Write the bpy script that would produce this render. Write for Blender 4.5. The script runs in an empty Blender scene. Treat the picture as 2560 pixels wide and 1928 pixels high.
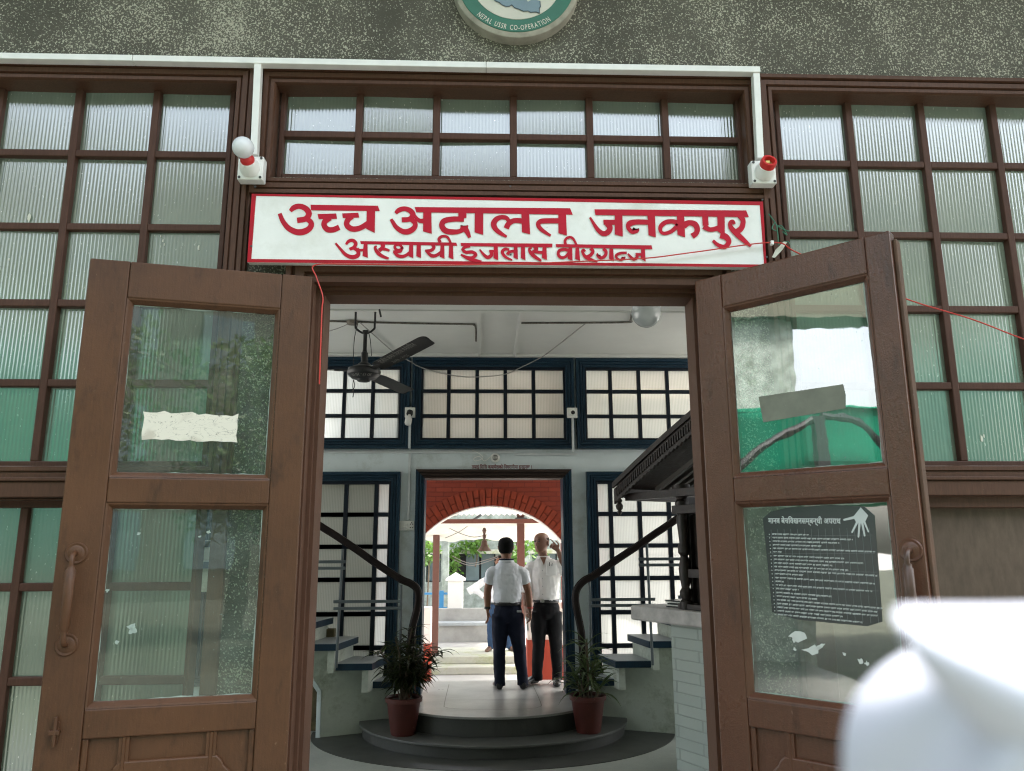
import bpy, bmesh, math, random
import numpy as np
from mathutils import Vector, Matrix
random.seed(7)
sc = bpy.context.scene
col = sc.collection
R = math.radians

# ------------------------------------------------------------------ camera, world, sun, exposure
FPX = 1923.0                      # focal length in pixels of the 2560 wide photograph
YAW, PITCH, ROLL = R(2.0736), R(11.8464), R(-0.2376)
CAM = np.array([0.0, -3.0, 1.8])
_f = np.array([math.sin(YAW)*math.cos(PITCH), math.cos(YAW)*math.cos(PITCH), math.sin(PITCH)])
_r = np.array([math.cos(YAW), -math.sin(YAW), 0.0]); _u = np.cross(_r, _f)
RT = math.cos(ROLL)*_r + math.sin(ROLL)*_u; UP = -math.sin(ROLL)*_r + math.cos(ROLL)*_u; FW = _f
cam = bpy.data.cameras.new('camera'); camo = bpy.data.objects.new('camera', cam); col.objects.link(camo)
cam.sensor_width = 36.0; cam.lens = 36.0*FPX/2560.0; cam.clip_end = 800.0; cam.clip_start = 0.02
cam.dof.use_dof = True; cam.dof.focus_distance = 4.5; cam.dof.aperture_fstop = cam.lens/4.5
camo.matrix_world = Matrix(((RT[0], UP[0], -FW[0], CAM[0]), (RT[1], UP[1], -FW[1], CAM[1]), (RT[2], UP[2], -FW[2], CAM[2]), (0, 0, 0, 1)))
sc.camera = camo

SUN_EL, SUN_AZ = R(63), R(62)     # azimuth measured from +Y towards +X
w = bpy.data.worlds.new('World'); sc.world = w; w.use_nodes = True
nt = w.node_tree; bg = nt.nodes['Background']
sky = nt.nodes.new('ShaderNodeTexSky'); sky.sky_type = 'NISHITA'; sky.sun_disc = False
sky.sun_elevation = SUN_EL; sky.sun_rotation = SUN_AZ; sky.air_density = 1.6; sky.dust_density = 5.0; sky.ozone_density = 1.0
hs = nt.nodes.new('ShaderNodeHueSaturation'); hs.inputs['Saturation'].default_value = 0.42; hs.inputs['Value'].default_value = 1.25
nt.links.new(sky.outputs[0], hs.inputs['Color']); nt.links.new(hs.outputs[0], bg.inputs['Color'])
bg.inputs['Strength'].default_value = 0.15
sl = bpy.data.lights.new('sun', 'SUN'); sl.energy = 3.4; sl.angle = R(12); sl.color = (1.0, 0.96, 0.9)
so = bpy.data.objects.new('sun', sl); col.objects.link(so)
sd = Vector((math.sin(SUN_AZ)*math.cos(SUN_EL), math.cos(SUN_AZ)*math.cos(SUN_EL), math.sin(SUN_EL)))
so.rotation_euler = sd.to_track_quat('Z', 'Y').to_euler(); so.location = (0, 0, 30)
vs = sc.view_settings; vs.view_transform = 'Standard'; vs.look = 'None'; vs.gamma = 1.0; vs.use_curve_mapping = False
vs.exposure = 2.25
cy = sc.cycles
cy.use_denoising = True; cy.filter_width = 1.1; cy.max_bounces = 10; cy.diffuse_bounces = 6; cy.glossy_bounces = 4; cy.transmission_bounces = 6
cy.transparent_max_bounces = 12; cy.sample_clamp_indirect = 8.0; cy.blur_glossy = 0.5

# ------------------------------------------------------------------ pixel -> point on a real plane (photo pixels of the 2212 wide view)
SC = 2560.0/2212.0
def ray(x, y):
    return ((x*SC-1280.0)*RT - (y*SC-964.0)*UP)/FPX + FW
def PY(x, y, Y): v = ray(x, y); return Vector(CAM + v*(Y-CAM[1])/v[1])
def PZ(x, y, Z): v = ray(x, y); return Vector(CAM + v*(Z-CAM[2])/v[2])
def PD(x, y, D): return Vector(CAM + ray(x, y)*D)
def z1(x, y): return ((740+x*.3121)/SC, (700+y*.3121)/SC)
def z2(x, y): return ((1260+x*.3121)/SC, (700+y*.3121)/SC)
def z3(x, y): return ((720+x*.4369)/SC, (1200+y*.4369)/SC)
def z4(x, y): return ((1240+x*.4371)/SC, (1200+y*.4371)/SC)
def z5(x, y): return ((1030+x*.36)/SC, (1160+y*.36)/SC)

# ------------------------------------------------------------------ materials
MATS = {}
class NT:
    def __init__(s, name):
        s.m = bpy.data.materials.new(name); s.m.use_nodes = True
        s.t = s.m.node_tree; s.t.nodes.clear()
        s.out = s.n('OutputMaterial')
        s._co = None
    def n(s, typ, **kw):
        nd = s.t.nodes.new('ShaderNode'+typ)
        for k, v in kw.items():
            if k in nd.inputs: s.set(nd.inputs[k], v)
            else: setattr(nd, k, v)
        return nd
    def set(s, inp, v):
        if isinstance(v, bpy.types.NodeSocket): s.t.links.new(v, inp)
        else: inp.default_value = v
    def co(s):
        if s._co is None: s._co = s.n('TexCoord').outputs['Object']
        return s._co
    def mapping(s, scale=(1, 1, 1), rot=(0, 0, 0), loc=(0, 0, 0)):
        m = s.n('Mapping'); s.set(m.inputs['Vector'], s.co()); m.inputs['Scale'].default_value = scale
        m.inputs['Rotation'].default_value = rot; m.inputs['Location'].default_value = loc
        return m.outputs[0]
    def noise(s, scale, detail=3, rough=.5, vec=None, dist=0):
        nd = s.n('TexNoise'); nd.inputs['Scale'].default_value = scale; nd.inputs['Detail'].default_value = detail
        nd.inputs['Roughness'].default_value = rough; nd.inputs['Distortion'].default_value = dist
        s.set(nd.inputs['Vector'], vec if vec is not None else s.co()); return nd.outputs['Fac']
    def ramp(s, fac, stops):
        nd = s.n('ValToRGB'); s.set(nd.inputs[0], fac); cr = nd.color_ramp
        while len(cr.elements) < len(stops): cr.elements.new(.5)
        for e, (p, c) in zip(cr.elements, stops):
            e.position = p; e.color = (c, c, c, 1) if not hasattr(c, '__len__') else (*c[:3], 1)
        return nd.outputs[0]
    def mix(s, fac, a, b, mode='MIX'):
        nd = s.n('Mix', data_type='RGBA', blend_type=mode)
        s.set(nd.inputs[0], fac)
        for i, v in ((6, a), (7, b)):
            s.set(nd.inputs[i], (*v[:3], 1) if isinstance(v, (tuple, list)) else v)
        return nd.outputs[2]
    def math(s, op, a, b=0.0):
        nd = s.n('Math', operation=op); s.set(nd.inputs[0], a); s.set(nd.inputs[1], b); return nd.outputs[0]
    def bump(s, h, strength=.3, dist=.002, normal=None):
        nd = s.n('Bump'); nd.inputs['Strength'].default_value = strength; nd.inputs['Distance'].default_value = dist
        s.set(nd.inputs['Height'], h)
        if normal is not None: s.set(nd.inputs['Normal'], normal)
        return nd.outputs[0]
    def pbsdf(s, color, rough=.5, spec=.5, normal=None, metal=0.0, **kw):
        b = s.n('BsdfPrincipled')
        s.set(b.inputs['Base Color'], (*color[:3], 1) if isinstance(color, (tuple, list)) else color)
        s.set(b.inputs['Roughness'], rough); s.set(b.inputs['Specular IOR Level'], spec); b.inputs['Metallic'].default_value = metal
        if normal is not None: s.set(b.inputs['Normal'], normal)
        for k, v in kw.items(): s.set(b.inputs[k], v)
        return b.outputs[0]
    def done(s, sh): s.t.links.new(sh, s.out.inputs[0]); return s.m

def srgb(r, g, b):
    f = lambda c: (c/255/12.92) if c/255 <= .04045 else ((c/255+.055)/1.055)**2.4
    return (f(r), f(g), f(b))

def paint(name, c, rough=.4, var=.25, scale=6, bump=.25, fleck=None, spec=.5, fine=120, dirt=None, bd=.0015):
    k = NT(name)
    n1 = k.noise(scale, 5, .6); n2 = k.noise(fine, 2, .6)
    cc = k.mix(k.ramp(n1, [(.3, 0), (.7, 1)]), tuple(x*(1-var) for x in c), tuple(min(1, x*(1+var)) for x in c))
    if dirt:
        n4 = k.noise(3.1, 7, .7); cc = k.mix(k.ramp(n4, [(.5, 0), (.72, .75)]), cc, dirt)
    if fleck:
        n3 = k.noise(38, 6, .75); cc = k.mix(k.ramp(n3, [(.66, 0), (.70, 1)]), cc, fleck)
    r = k.ramp(n1, [(.2, max(.05, rough-.1)), (.8, min(1, rough+.15))])
    return k.done(k.pbsdf(cc, r, spec, k.bump(k.math('ADD', n2, n1), bump, bd)))

def plain(name, c, rough=.5, spec=.5, metal=0.0, var=.12, scale=20):
    k = NT(name); n1 = k.noise(scale, 3)
    cc = k.mix(n1, tuple(x*(1-var) for x in c), tuple(min(1, x*(1+var)) for x in c))
    return k.done(k.pbsdf(cc, rough, spec, None, metal))

def timber_paint(name, c, rough, fleck, streak=(9, 9, 1.2), bump=.35, spec=.28, wear=False):
    k = NT(name)
    g = k.noise(14, 6, .65, k.mapping(streak)); n1 = k.noise(2.2, 5, .6); n2 = k.noise(190, 2, .6)
    cc = k.mix(k.ramp(g, [(.25, 0), (.75, 1)]), tuple(x*.72 for x in c), tuple(x*1.25 for x in c))
    cc = k.mix(k.ramp(n1, [(.35, 0), (.75, .55)]), cc, tuple(x*.62 for x in c))
    n3 = k.noise(55, 7, .8); cc = k.mix(k.ramp(n3, [(.69, 0), (.73, .8)]), cc, fleck)
    if wear:
        b1 = k.noise(1.7, 8, .65); cc = k.mix(k.ramp(b1, [(.42, 0), (.62, .65)]), cc, tuple(x*m for x, m in zip(c, (1.35, 1.35, 1.3))))
        b2 = k.noise(4.5, 8, .7, k.mapping((2.5, 2.5, .8))); cc = k.mix(k.ramp(b2, [(.56, 0), (.70, .7)]), cc, tuple(x*.38 for x in c))
        ch = k.noise(75, 5, .75, k.mapping((1, 1, .45))); cc = k.mix(k.ramp(ch, [(.665, 0), (.69, .75)]), cc, fleck)
        n2 = k.math('ADD', n2, k.math('MULTIPLY', k.noise(60, 3, .6), 1.2))
    h = k.math('ADD', k.math('MULTIPLY', g, .8), k.math('MULTIPLY', n2, .5))
    return k.done(k.pbsdf(cc, k.ramp(n1, [(.2, rough-.08), (.8, rough+.15)]), spec, k.bump(h, bump, .002)))

M = {}
M['frame'] = timber_paint('brown_frame_paint', (.092, .042, .024), .48, (.26, .2, .14))
M['bars'] = timber_paint('brown_bar_paint', (.078, .034, .021), .55, (.2, .16, .12))
M['door'] = timber_paint('brown_door_paint', (.082, .034, .0135), .42, (.17, .10, .06), bump=.6, spec=.4, wear=True)
M['door2'] = timber_paint('dark_brown_door_paint', (.085, .034, .018), .25, (.2, .13, .09), bump=.9, spec=.5, wear=True)
M['board'] = timber_paint('grey_brown_board', (.112, .08, .056), .55, (.12, .1, .08), (3, 3, 1), .15)

def pebble():
    k = NT('pebble_dash')
    big = k.noise(1.3, 6, .65, k.mapping((1, 1, .8))); mid = k.noise(5.5, 4, .6)
    vo = k.n('TexNoise'); vo.inputs['Scale'].default_value = 140; vo.inputs['Detail'].default_value = 2.0; vo.inputs['Roughness'].default_value = .35; vo.inputs['Distortion'].default_value = .7
    k.set(vo.inputs['Vector'], k.co()); sp = vo.outputs['Fac']
    th = k.math('ADD', k.math('MULTIPLY', big, -.42), k.math('ADD', k.math('MULTIPLY', mid, -.22), .915))
    m = k.ramp(k.math('ADD', k.math('SUBTRACT', sp, th), .5), [(.485, 0), (.525, 1)])
    base = k.mix(k.ramp(big, [(.35, 0), (.65, 1)]), (.082, .078, .062), (.135, .128, .103))
    base = k.mix(k.ramp(k.noise(2.1, 5, .6, k.mapping((3, 3, .6))), [(.55, 0), (.8, .7)]), base, (.15, .145, .115))
    cc = k.mix(m, base, k.mix(k.noise(170, 2), (.30, .29, .22), (.56, .54, .44)))
    scr = k.noise(9, 4, .7, k.mapping((2.2, 2.2, .7), (0, R(35), 0)))
    cc = k.mix(k.ramp(scr, [(.67, 0), (.71, .45)]), cc, (.27, .26, .21))
    h = k.math('ADD', sp, k.math('MULTIPLY', mid, .4))
    return k.done(k.pbsdf(cc, .85, .25, k.bump(h, .7, .006)))
M['pebble'] = pebble()

def ribs(k, axis=0, pitch=.0145):
    sep = k.n('SeparateXYZ'); k.set(sep.inputs[0], k.co())
    wob = k.math('MULTIPLY', k.noise(1.5, 1), .003)
    return k.math('SINE', k.math('MULTIPLY', k.math('ADD', sep.outputs[axis], wob), 2*math.pi/pitch))

def front_pane():
    k = NT('ribbed_glass')
    s = ribs(k); n = k.noise(60, 3); dirt = k.noise(4, 5, .6)
    h = k.math('ADD', k.math('MULTIPLY', s, .5), k.math('MULTIPLY', n, .22))
    nrm = k.bump(h, .6, .0010)
    sp = k.ramp(k.noise(150, 2, .5, k.mapping((1, 1, .35))), [(.70, 0), (.74, 1)])
    cc = k.mix(k.ramp(dirt, [(.3, 0), (.7, 1)]), (.058, .088, .056), (.095, .12, .072))
    cc = k.mix(sp, cc, (.5, .52, .44))
    b = k.pbsdf(cc, .18, .9, nrm)
    tr = k.n('BsdfTranslucent'); tr.inputs[0].default_value = (.30, .40, .33, 1)
    gl = k.n('BsdfGlossy'); gl.inputs['Roughness'].default_value = .13; k.set(gl.inputs['Normal'], nrm); gl.inputs[0].default_value = (.93, .97, 1, 1)
    a = k.n('MixShader'); a.inputs[0].default_value = .32; k.set(a.inputs[1], b); k.set(a.inputs[2], tr.outputs[0])
    c = k.n('MixShader'); c.inputs[0].default_value = .19; k.set(c.inputs[1], a.outputs[0]); k.set(c.inputs[2], gl.outputs[0])
    return k.done(c.outputs[0])
M['ribbed'] = front_pane()

def back_pane():
    k = NT('frosted_ribbed_glass')
    s = ribs(k, 0, .0165); dirt = k.noise(7, 6, .7); n = k.noise(40, 4, .7, k.mapping((2.5, 1, .5)))
    line = k.ramp(s, [(.0, 0), (.55, 0), (.95, 1)])  # light lost in the thicker ribs, put into the colour as dark lines
    cc = k.mix(k.math('MULTIPLY', line, .38), (.50, .51, .48), (.19, .2, .2))
    cc = k.mix(k.ramp(n, [(.70, 0), (.74, .75)]), cc, (.22, .18, .14))
    tr = k.n('BsdfTranslucent'); k.set(tr.inputs[0], cc)
    rf = k.n('BsdfRefraction'); k.set(rf.inputs[0], cc); rf.inputs['Roughness'].default_value = .22; rf.inputs['IOR'].default_value = 1.01
    gl = k.n('BsdfGlossy'); gl.inputs['Roughness'].default_value = .2
    a = k.n('MixShader'); a.inputs[0].default_value = .28; k.set(a.inputs[1], tr.outputs[0]); k.set(a.inputs[2], rf.outputs[0])
    c = k.n('MixShader'); c.inputs[0].default_value = .04; k.set(c.inputs[1], a.outputs[0]); k.set(c.inputs[2], gl.outputs[0])
    return k.done(c.outputs[0])
M['frost'] = back_pane()

def clear_glass(name, refl, tint, dirtc):
    k = NT(name)
    dirt = k.noise(5, 6, .7); sp = k.ramp(k.noise(85, 3, .6), [(.70, 0), (.735, 1)])
    nrm = k.bump(k.noise(7, 2), .06, .004)
    t = k.n('BsdfTransparent'); t.inputs[0].default_value = (*tint, 1)
    g = k.n('BsdfGlossy'); g.inputs['Roughness'].default_value = .015; k.set(g.inputs['Normal'], nrm)
    d = k.n('BsdfDiffuse'); d.inputs[0].default_value = (*dirtc, 1)
    fr = k.n('LayerWeight'); fr.inputs[0].default_value = .25
    a = k.n('MixShader'); k.set(a.inputs[0], k.math('ADD', k.math('MULTIPLY', fr.outputs['Fresnel'], .6), refl)); k.set(a.inputs[1], t.outputs[0]); k.set(a.inputs[2], g.outputs[0])
    f = k.math('ADD', k.math('MULTIPLY', sp, .5), k.ramp(dirt, [(.3, .04), (.75, .2)]))
    c = k.n('MixShader'); k.set(c.inputs[0], f); k.set(c.inputs[1], a.outputs[0]); k.set(c.inputs[2], d.outputs[0])
    return k.done(c.outputs[0])
M['glass_l'] = clear_glass('clear_door_glass', .11, (.74, .86, .79), (.26, .33, .28))
M['glass_r'] = clear_glass('reflecting_door_glass', .42, (.62, .74, .68), (.20, .25, .22))

M['white'] = plain('white_plastic', (.8, .8, .76), .35)
M['signwhite'] = paint('sign_white_paint', (.78, .79, .745), .5, .06, 5, .15, (.45, .44, .38), .4, 90, (.60, .60, .53))
M['signred'] = paint('sign_red_paint', (.44, .004, .022), .5, .12, 6, .05, None, .25)
M['signredb'] = paint('sign_border_red', (.38, .004, .014), .5, .2, 9, .1, (.5, .3, .25), .25)
M['red_plastic'] = plain('red_plastic', (.6, .03, .03), .35)
M['bulb'] = plain('opal_bulb', (.72, .74, .76), .25, .6, var=.02)
M['metal'] = plain('dull_metal', (.35, .34, .32), .4, .5, .8)
M['brass'] = plain('brass_contact', (.5, .38, .14), .4, .5, .9)
M['dark_metal'] = plain('dark_brown_metal', (.07, .035, .022), .35, .5, var=.4)
M['black'] = plain('black_paint', (.012, .012, .013), .4)
M['screw'] = plain('screw_dark', (.05, .05, .05), .5)
M['inwall'] = paint('pale_hall_paint', (.66, .73, .75), .55, .05, 3, .12, None, .4, 60, (.38, .42, .38))
M['ceil'] = paint('ceiling_paint', (.62, .63, .60), .6, .05, 3, .08)
M['blue'] = timber_paint('dark_blue_paint', (.010, .033, .058), .42, (.08, .09, .1), (9, 9, 1.2), .25)
M['bluebar'] = timber_paint('blue_black_bar', (.006, .012, .022), .5, (.03, .03, .03))
M['wire_red'] = plain('red_wire', (.55, .04, .03), .4)
M['wire_grey'] = plain('grey_wire', (.25, .25, .24), .6)
M['twine'] = plain('green_twine', (.05, .16, .1), .8)
M['tag'] = plain('pale_tag', (.6, .6, .5), .7)

def terrazzo(name, c, rough, sc_=90):
    k = NT(name); n = k.noise(sc_, 4, .7); b = k.noise(1.5, 5, .6)
    cc = k.mix(n, tuple(x*.7 for x in c), tuple(min(1, x*1.3) for x in c))
    cc = k.mix(k.ramp(b, [(.4, 0), (.75, .5)]), cc, tuple(x*.55 for x in c))
    return k.done(k.pbsdf(cc, k.ramp(b, [(.3, rough), (.8, rough+.25)]), .5, k.bump(n, .05, .001)))
M['floor'] = terrazzo('grey_floor', (.36, .38, .34), .35)
M['floordark'] = terrazzo('dark_floor_ring', (.055, .058, .05), .4)
M['step'] = terrazzo('dark_step', (.045, .047, .042), .45)
M['tread'] = terrazzo('step_tread', (.085, .088, .08), .35)
M['landing'] = terrazzo('landing_terrazzo', (.27, .27, .255), .26)
M['inlay'] = plain('inlay_line', (.14, .14, .12), .5)
M['stone'] = paint('grey_stone_tread', (.33, .35, .36), .5, .15, 6, .1)
M['concrete'] = paint('rough_concrete', (.34, .33, .31), .85, .2, 3, .4, None, .2)
M['ground'] = paint('courtyard_paving', (.36, .35, .33), .8, .15, 1, .3, None, .2)
M['moss'] = paint('mossy_stone', (.42, .42, .36), .85, .15, 3, .3, None, .2, 60, (.22, .25, .08))
M['dirtywall'] = paint('dirty_stair_wall', (.52, .56, .49), .7, .2, 3, .5, (.2, .2, .12), .3, 60, (.11, .115, .05))
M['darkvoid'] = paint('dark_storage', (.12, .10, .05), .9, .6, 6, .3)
M['handrail'] = plain('dark_wood_rail', (.009, .004, .0035), .5, .25, var=.3)
M['rail_metal'] = plain('grey_rail_metal', (.10, .12, .13), .45, .5, .3)
M['terracotta'] = paint('red_brown_pot', (.075, .014, .009), .5, .2, 7, .1, (.3, .14, .1))
M['soil'] = paint('soil', (.03, .02, .012), .95, .3, 20, .5)

def leafmat(name, a, b, c=None):
    k = NT(name); oi = k.noise(9, 2)
    cc = k.mix(oi, a, b)
    if c: cc = k.mix(k.ramp(k.noise(3.0, 3), [(.6, 0), (.66, 1)]), cc, c)
    d = k.pbsdf(cc, .4, .4); t = k.n('BsdfTranslucent'); k.set(t.inputs[0], k.mix(.5, cc, (.12, .2, .02)))
    m = k.n('MixShader'); m.inputs[0].default_value = .25; k.set(m.inputs[1], d); k.set(m.inputs[2], t.outputs[0])
    return k.done(m.outputs[0])
M['croton'] = leafmat('croton_leaf', (.006, .011, .006), (.018, .014, .010), (.07, .008, .010))
M['dracaena'] = leafmat('dracaena_leaf', (.03, .06, .025), (.12, .15, .07))
M['treeleaf'] = leafmat('tree_leaf', (.035, .085, .018), (.10, .17, .03))
M['vineleaf'] = leafmat('vine_leaf', (.05, .14, .02), (.14, .26, .04))
M['bark'] = paint('bark', (.10, .075, .05), .9, .3, 9, .6)

def brickmat(name, c1, c2, mortar, sx=.2, sy=.06, scale=1.0, rough=.7, b=.6):
    k = NT(name)
    br = k.n('TexBrick'); sep = k.n('SeparateXYZ'); k.set(sep.inputs[0], k.co())
    cmb = k.n('CombineXYZ'); k.set(cmb.inputs[0], k.math('ADD', sep.outputs[0], sep.outputs[1])); k.set(cmb.inputs[1], sep.outputs[2])
    k.set(br.inputs['Vector'], cmb.outputs[0]); br.inputs['Color1'].default_value = (*c1, 1); br.inputs['Color2'].default_value = (*c2, 1); br.inputs['Mortar'].default_value = (*mortar, 1)
    br.inputs['Scale'].default_value = scale; br.inputs['Brick Width'].default_value = sx; br.inputs['Row Height'].default_value = sy; br.inputs['Mortar Size'].default_value = .005; br.inputs['Mortar Smooth'].default_value = .4
    n = k.noise(30, 4); cc = k.mix(k.math('MULTIPLY', k.noise(5, 5), .35), br.outputs['Color'], tuple(x*.6 for x in c1))
    h = k.math('ADD', k.math('MULTIPLY', br.outputs['Fac'], -1.0), k.math('MULTIPLY', n, .35))
    return k.done(k.pbsdf(cc, rough, .35, k.bump(h, b, .004)))
M['redbrick'] = brickmat('red_painted_brick', (.20, .026, .010), (.25, .036, .014), (.135, .017, .008), .20, .058, b=1.0)
M['whitebrick'] = brickmat('white_painted_brick', (.42, .47, .44), (.45, .50, .465), (.38, .42, .39), .24, .085, b=.9)
M['oldstone'] = paint('old_grey_masonry', (.27, .30, .27), .9, .35, 5, .6, (.5, .5, .48), .2, 20, (.10, .13, .09))
M['cream'] = paint('cream_wall', (.72, .66, .56), .8, .05, 2, .1)
M['whitewall'] = paint('white_wall', (.75, .72, .68), .8, .05, 2, .1)
M['redwall'] = paint('red_dado', (.34, .055, .028), .7, .1, 3, .1)
M['opposite'] = paint('beige_facade', (.105, .105, .075), .8, .15, 1, .2)
M['tarp'] = plain('green_tarpaulin', (.01, .30, .19), .45, .4, var=.15, scale=3)
M['tin'] = paint('tin_sheet', (.55, .53, .5), .5, .15, 3, .2)
M['cloth_white'] = paint('canopy_cloth', (.72, .70, .63), .9, .06, 3, .2)
M['postbrown'] = plain('brown_post_paint', (.13, .055, .04), .5)
M['oldglass'] = plain('dull_window_glass', (.12, .17, .18), .2, .6, var=.4, scale=3)
M['dark'] = plain('dark_opening', (.012, .012, .012), .8)
M['bluegate'] = plain('blue_gate_paint', (.05, .25, .5), .5)
M['skin'] = plain('brown_skin', (.22, .10, .058), .5, .4, var=.1)
M['skin2'] = plain('brown_skin_warm', (.19, .092, .058), .45, .4, var=.1)
M['hair'] = plain('black_hair', (.005, .0045, .0045), .85, .15)
M['shorthair'] = plain('cropped_hair', (.045, .026, .020), .8, .15)
M['belt'] = plain('black_leather', (.01, .01, .011), .3)
M['navy'] = plain('navy_trousers', (.008, .011, .025), .8, .2, var=.2)
M['blacktr'] = plain('black_trousers', (.006, .006, .007), .8, .2)
M['jeans'] = plain('blue_jeans', (.03, .06, .12), .8, .2, var=.3)
def clothmat(name, c):
    k = NT(name); n = k.noise(9, 3, .5, k.mapping((1.6, 1.6, .7))); n2 = k.noise(400, 2)
    return k.done(k.pbsdf(c, .85, .2, k.bump(k.math('ADD', n, k.math('MULTIPLY', n2, .05)), .5, .02)))
M['shirt'] = clothmat('white_shirt_cloth', (.70, .72, .76))
M['shirt2'] = clothmat('offwhite_shirt_cloth', (.72, .70, .68))
M['carved'] = paint('dark_carved_timber', (.014, .0075, .0055), .45, .5, 30, .8, (.07, .05, .045), .5, 60)
M['slab'] = paint('grey_counter_stone', (.42, .40, .39), .5, .25, 9, .35, (.2, .19, .18))
M['paper'] = plain('paper', (.6, .62, .58), .8)
M['poster'] = plain('black_poster_film', (.032, .037, .037), .22, .7)
M['posterink'] = plain('poster_white_ink', (.48, .52, .50), .6)
M['sticker_b'] = paint('sticker_back', (.16, .17, .13), .6, .2, 12, .1, (.3, .32, .28))
def stickermat():
    k = NT('torn_white_sticker'); n = k.noise(26, 6, .75, None, .6); w_ = k.noise(11, 3, .5, k.mapping((1, 1, 2)), 2.0)
    cc = k.mix(k.ramp(n, [(.33, 1), (.38, 0)]), (.70, .67, .56), (.10, .10, .075))
    cc = k.mix(k.ramp(w_, [(.492, 0), (.498, .7), (.502, .7), (.508, 0)]), cc, (.16, .15, .12))
    cc = k.mix(k.ramp(k.noise(6, 4), [(.55, 0), (.62, .6)]), cc, (.42, .38, .30))
    return k.done(k.pbsdf(cc, .7, .2))
M['sticker'] = stickermat()
M['putty'] = plain('pale_putty', (.30, .37, .32), .8, var=.4, scale=60)
M['medcream'] = paint('medallion_cream', (.62, .60, .52), .7, .06, 6, .1, (.45, .44, .38))
M['medgreen'] = paint('medallion_green', (.045, .17, .12), .6, .12, 8, .1)
M['medblue'] = paint('medallion_map_blue', (.20, .28, .33), .6, .08, 8, .1)
M['medrim'] = paint('weathered_rim', (.36, .34, .28), .85, .25, 12, .5, (.15, .14, .1), .2)
M['rivet'] = plain('map_outline', (.08, .12, .15), .7)
def softcloth():
    k = NT('soft_white_cloth'); return k.done(k.pbsdf((.54, .56, .64), .8, .2))
M['softcloth'] = softcloth()
M['globe'] = None
k = NT('globe_glass'); _t = k.n('BsdfTransparent'); _t.inputs[0].default_value = (.92, .95, .95, 1); _g = k.n('BsdfGlossy'); _g.inputs['Roughness'].default_value = .05
_d = k.n('BsdfDiffuse'); _d.inputs[0].default_value = (.6, .65, .66, 1); _l = k.n('LayerWeight'); _l.inputs[0].default_value = .5
_a = k.n('MixShader'); _a.inputs[0].default_value = .45; k.set(_a.inputs[1], _t.outputs[0]); k.set(_a.inputs[2], _d.outputs[0])
_b = k.n('MixShader'); k.set(_b.inputs[0], k.math('MULTIPLY', _l.outputs['Fresnel'], .8)); k.set(_b.inputs[1], _a.outputs[0]); k.set(_b.inputs[2], _g.outputs[0])
M['globe'] = k.done(_b.outputs[0])

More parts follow.
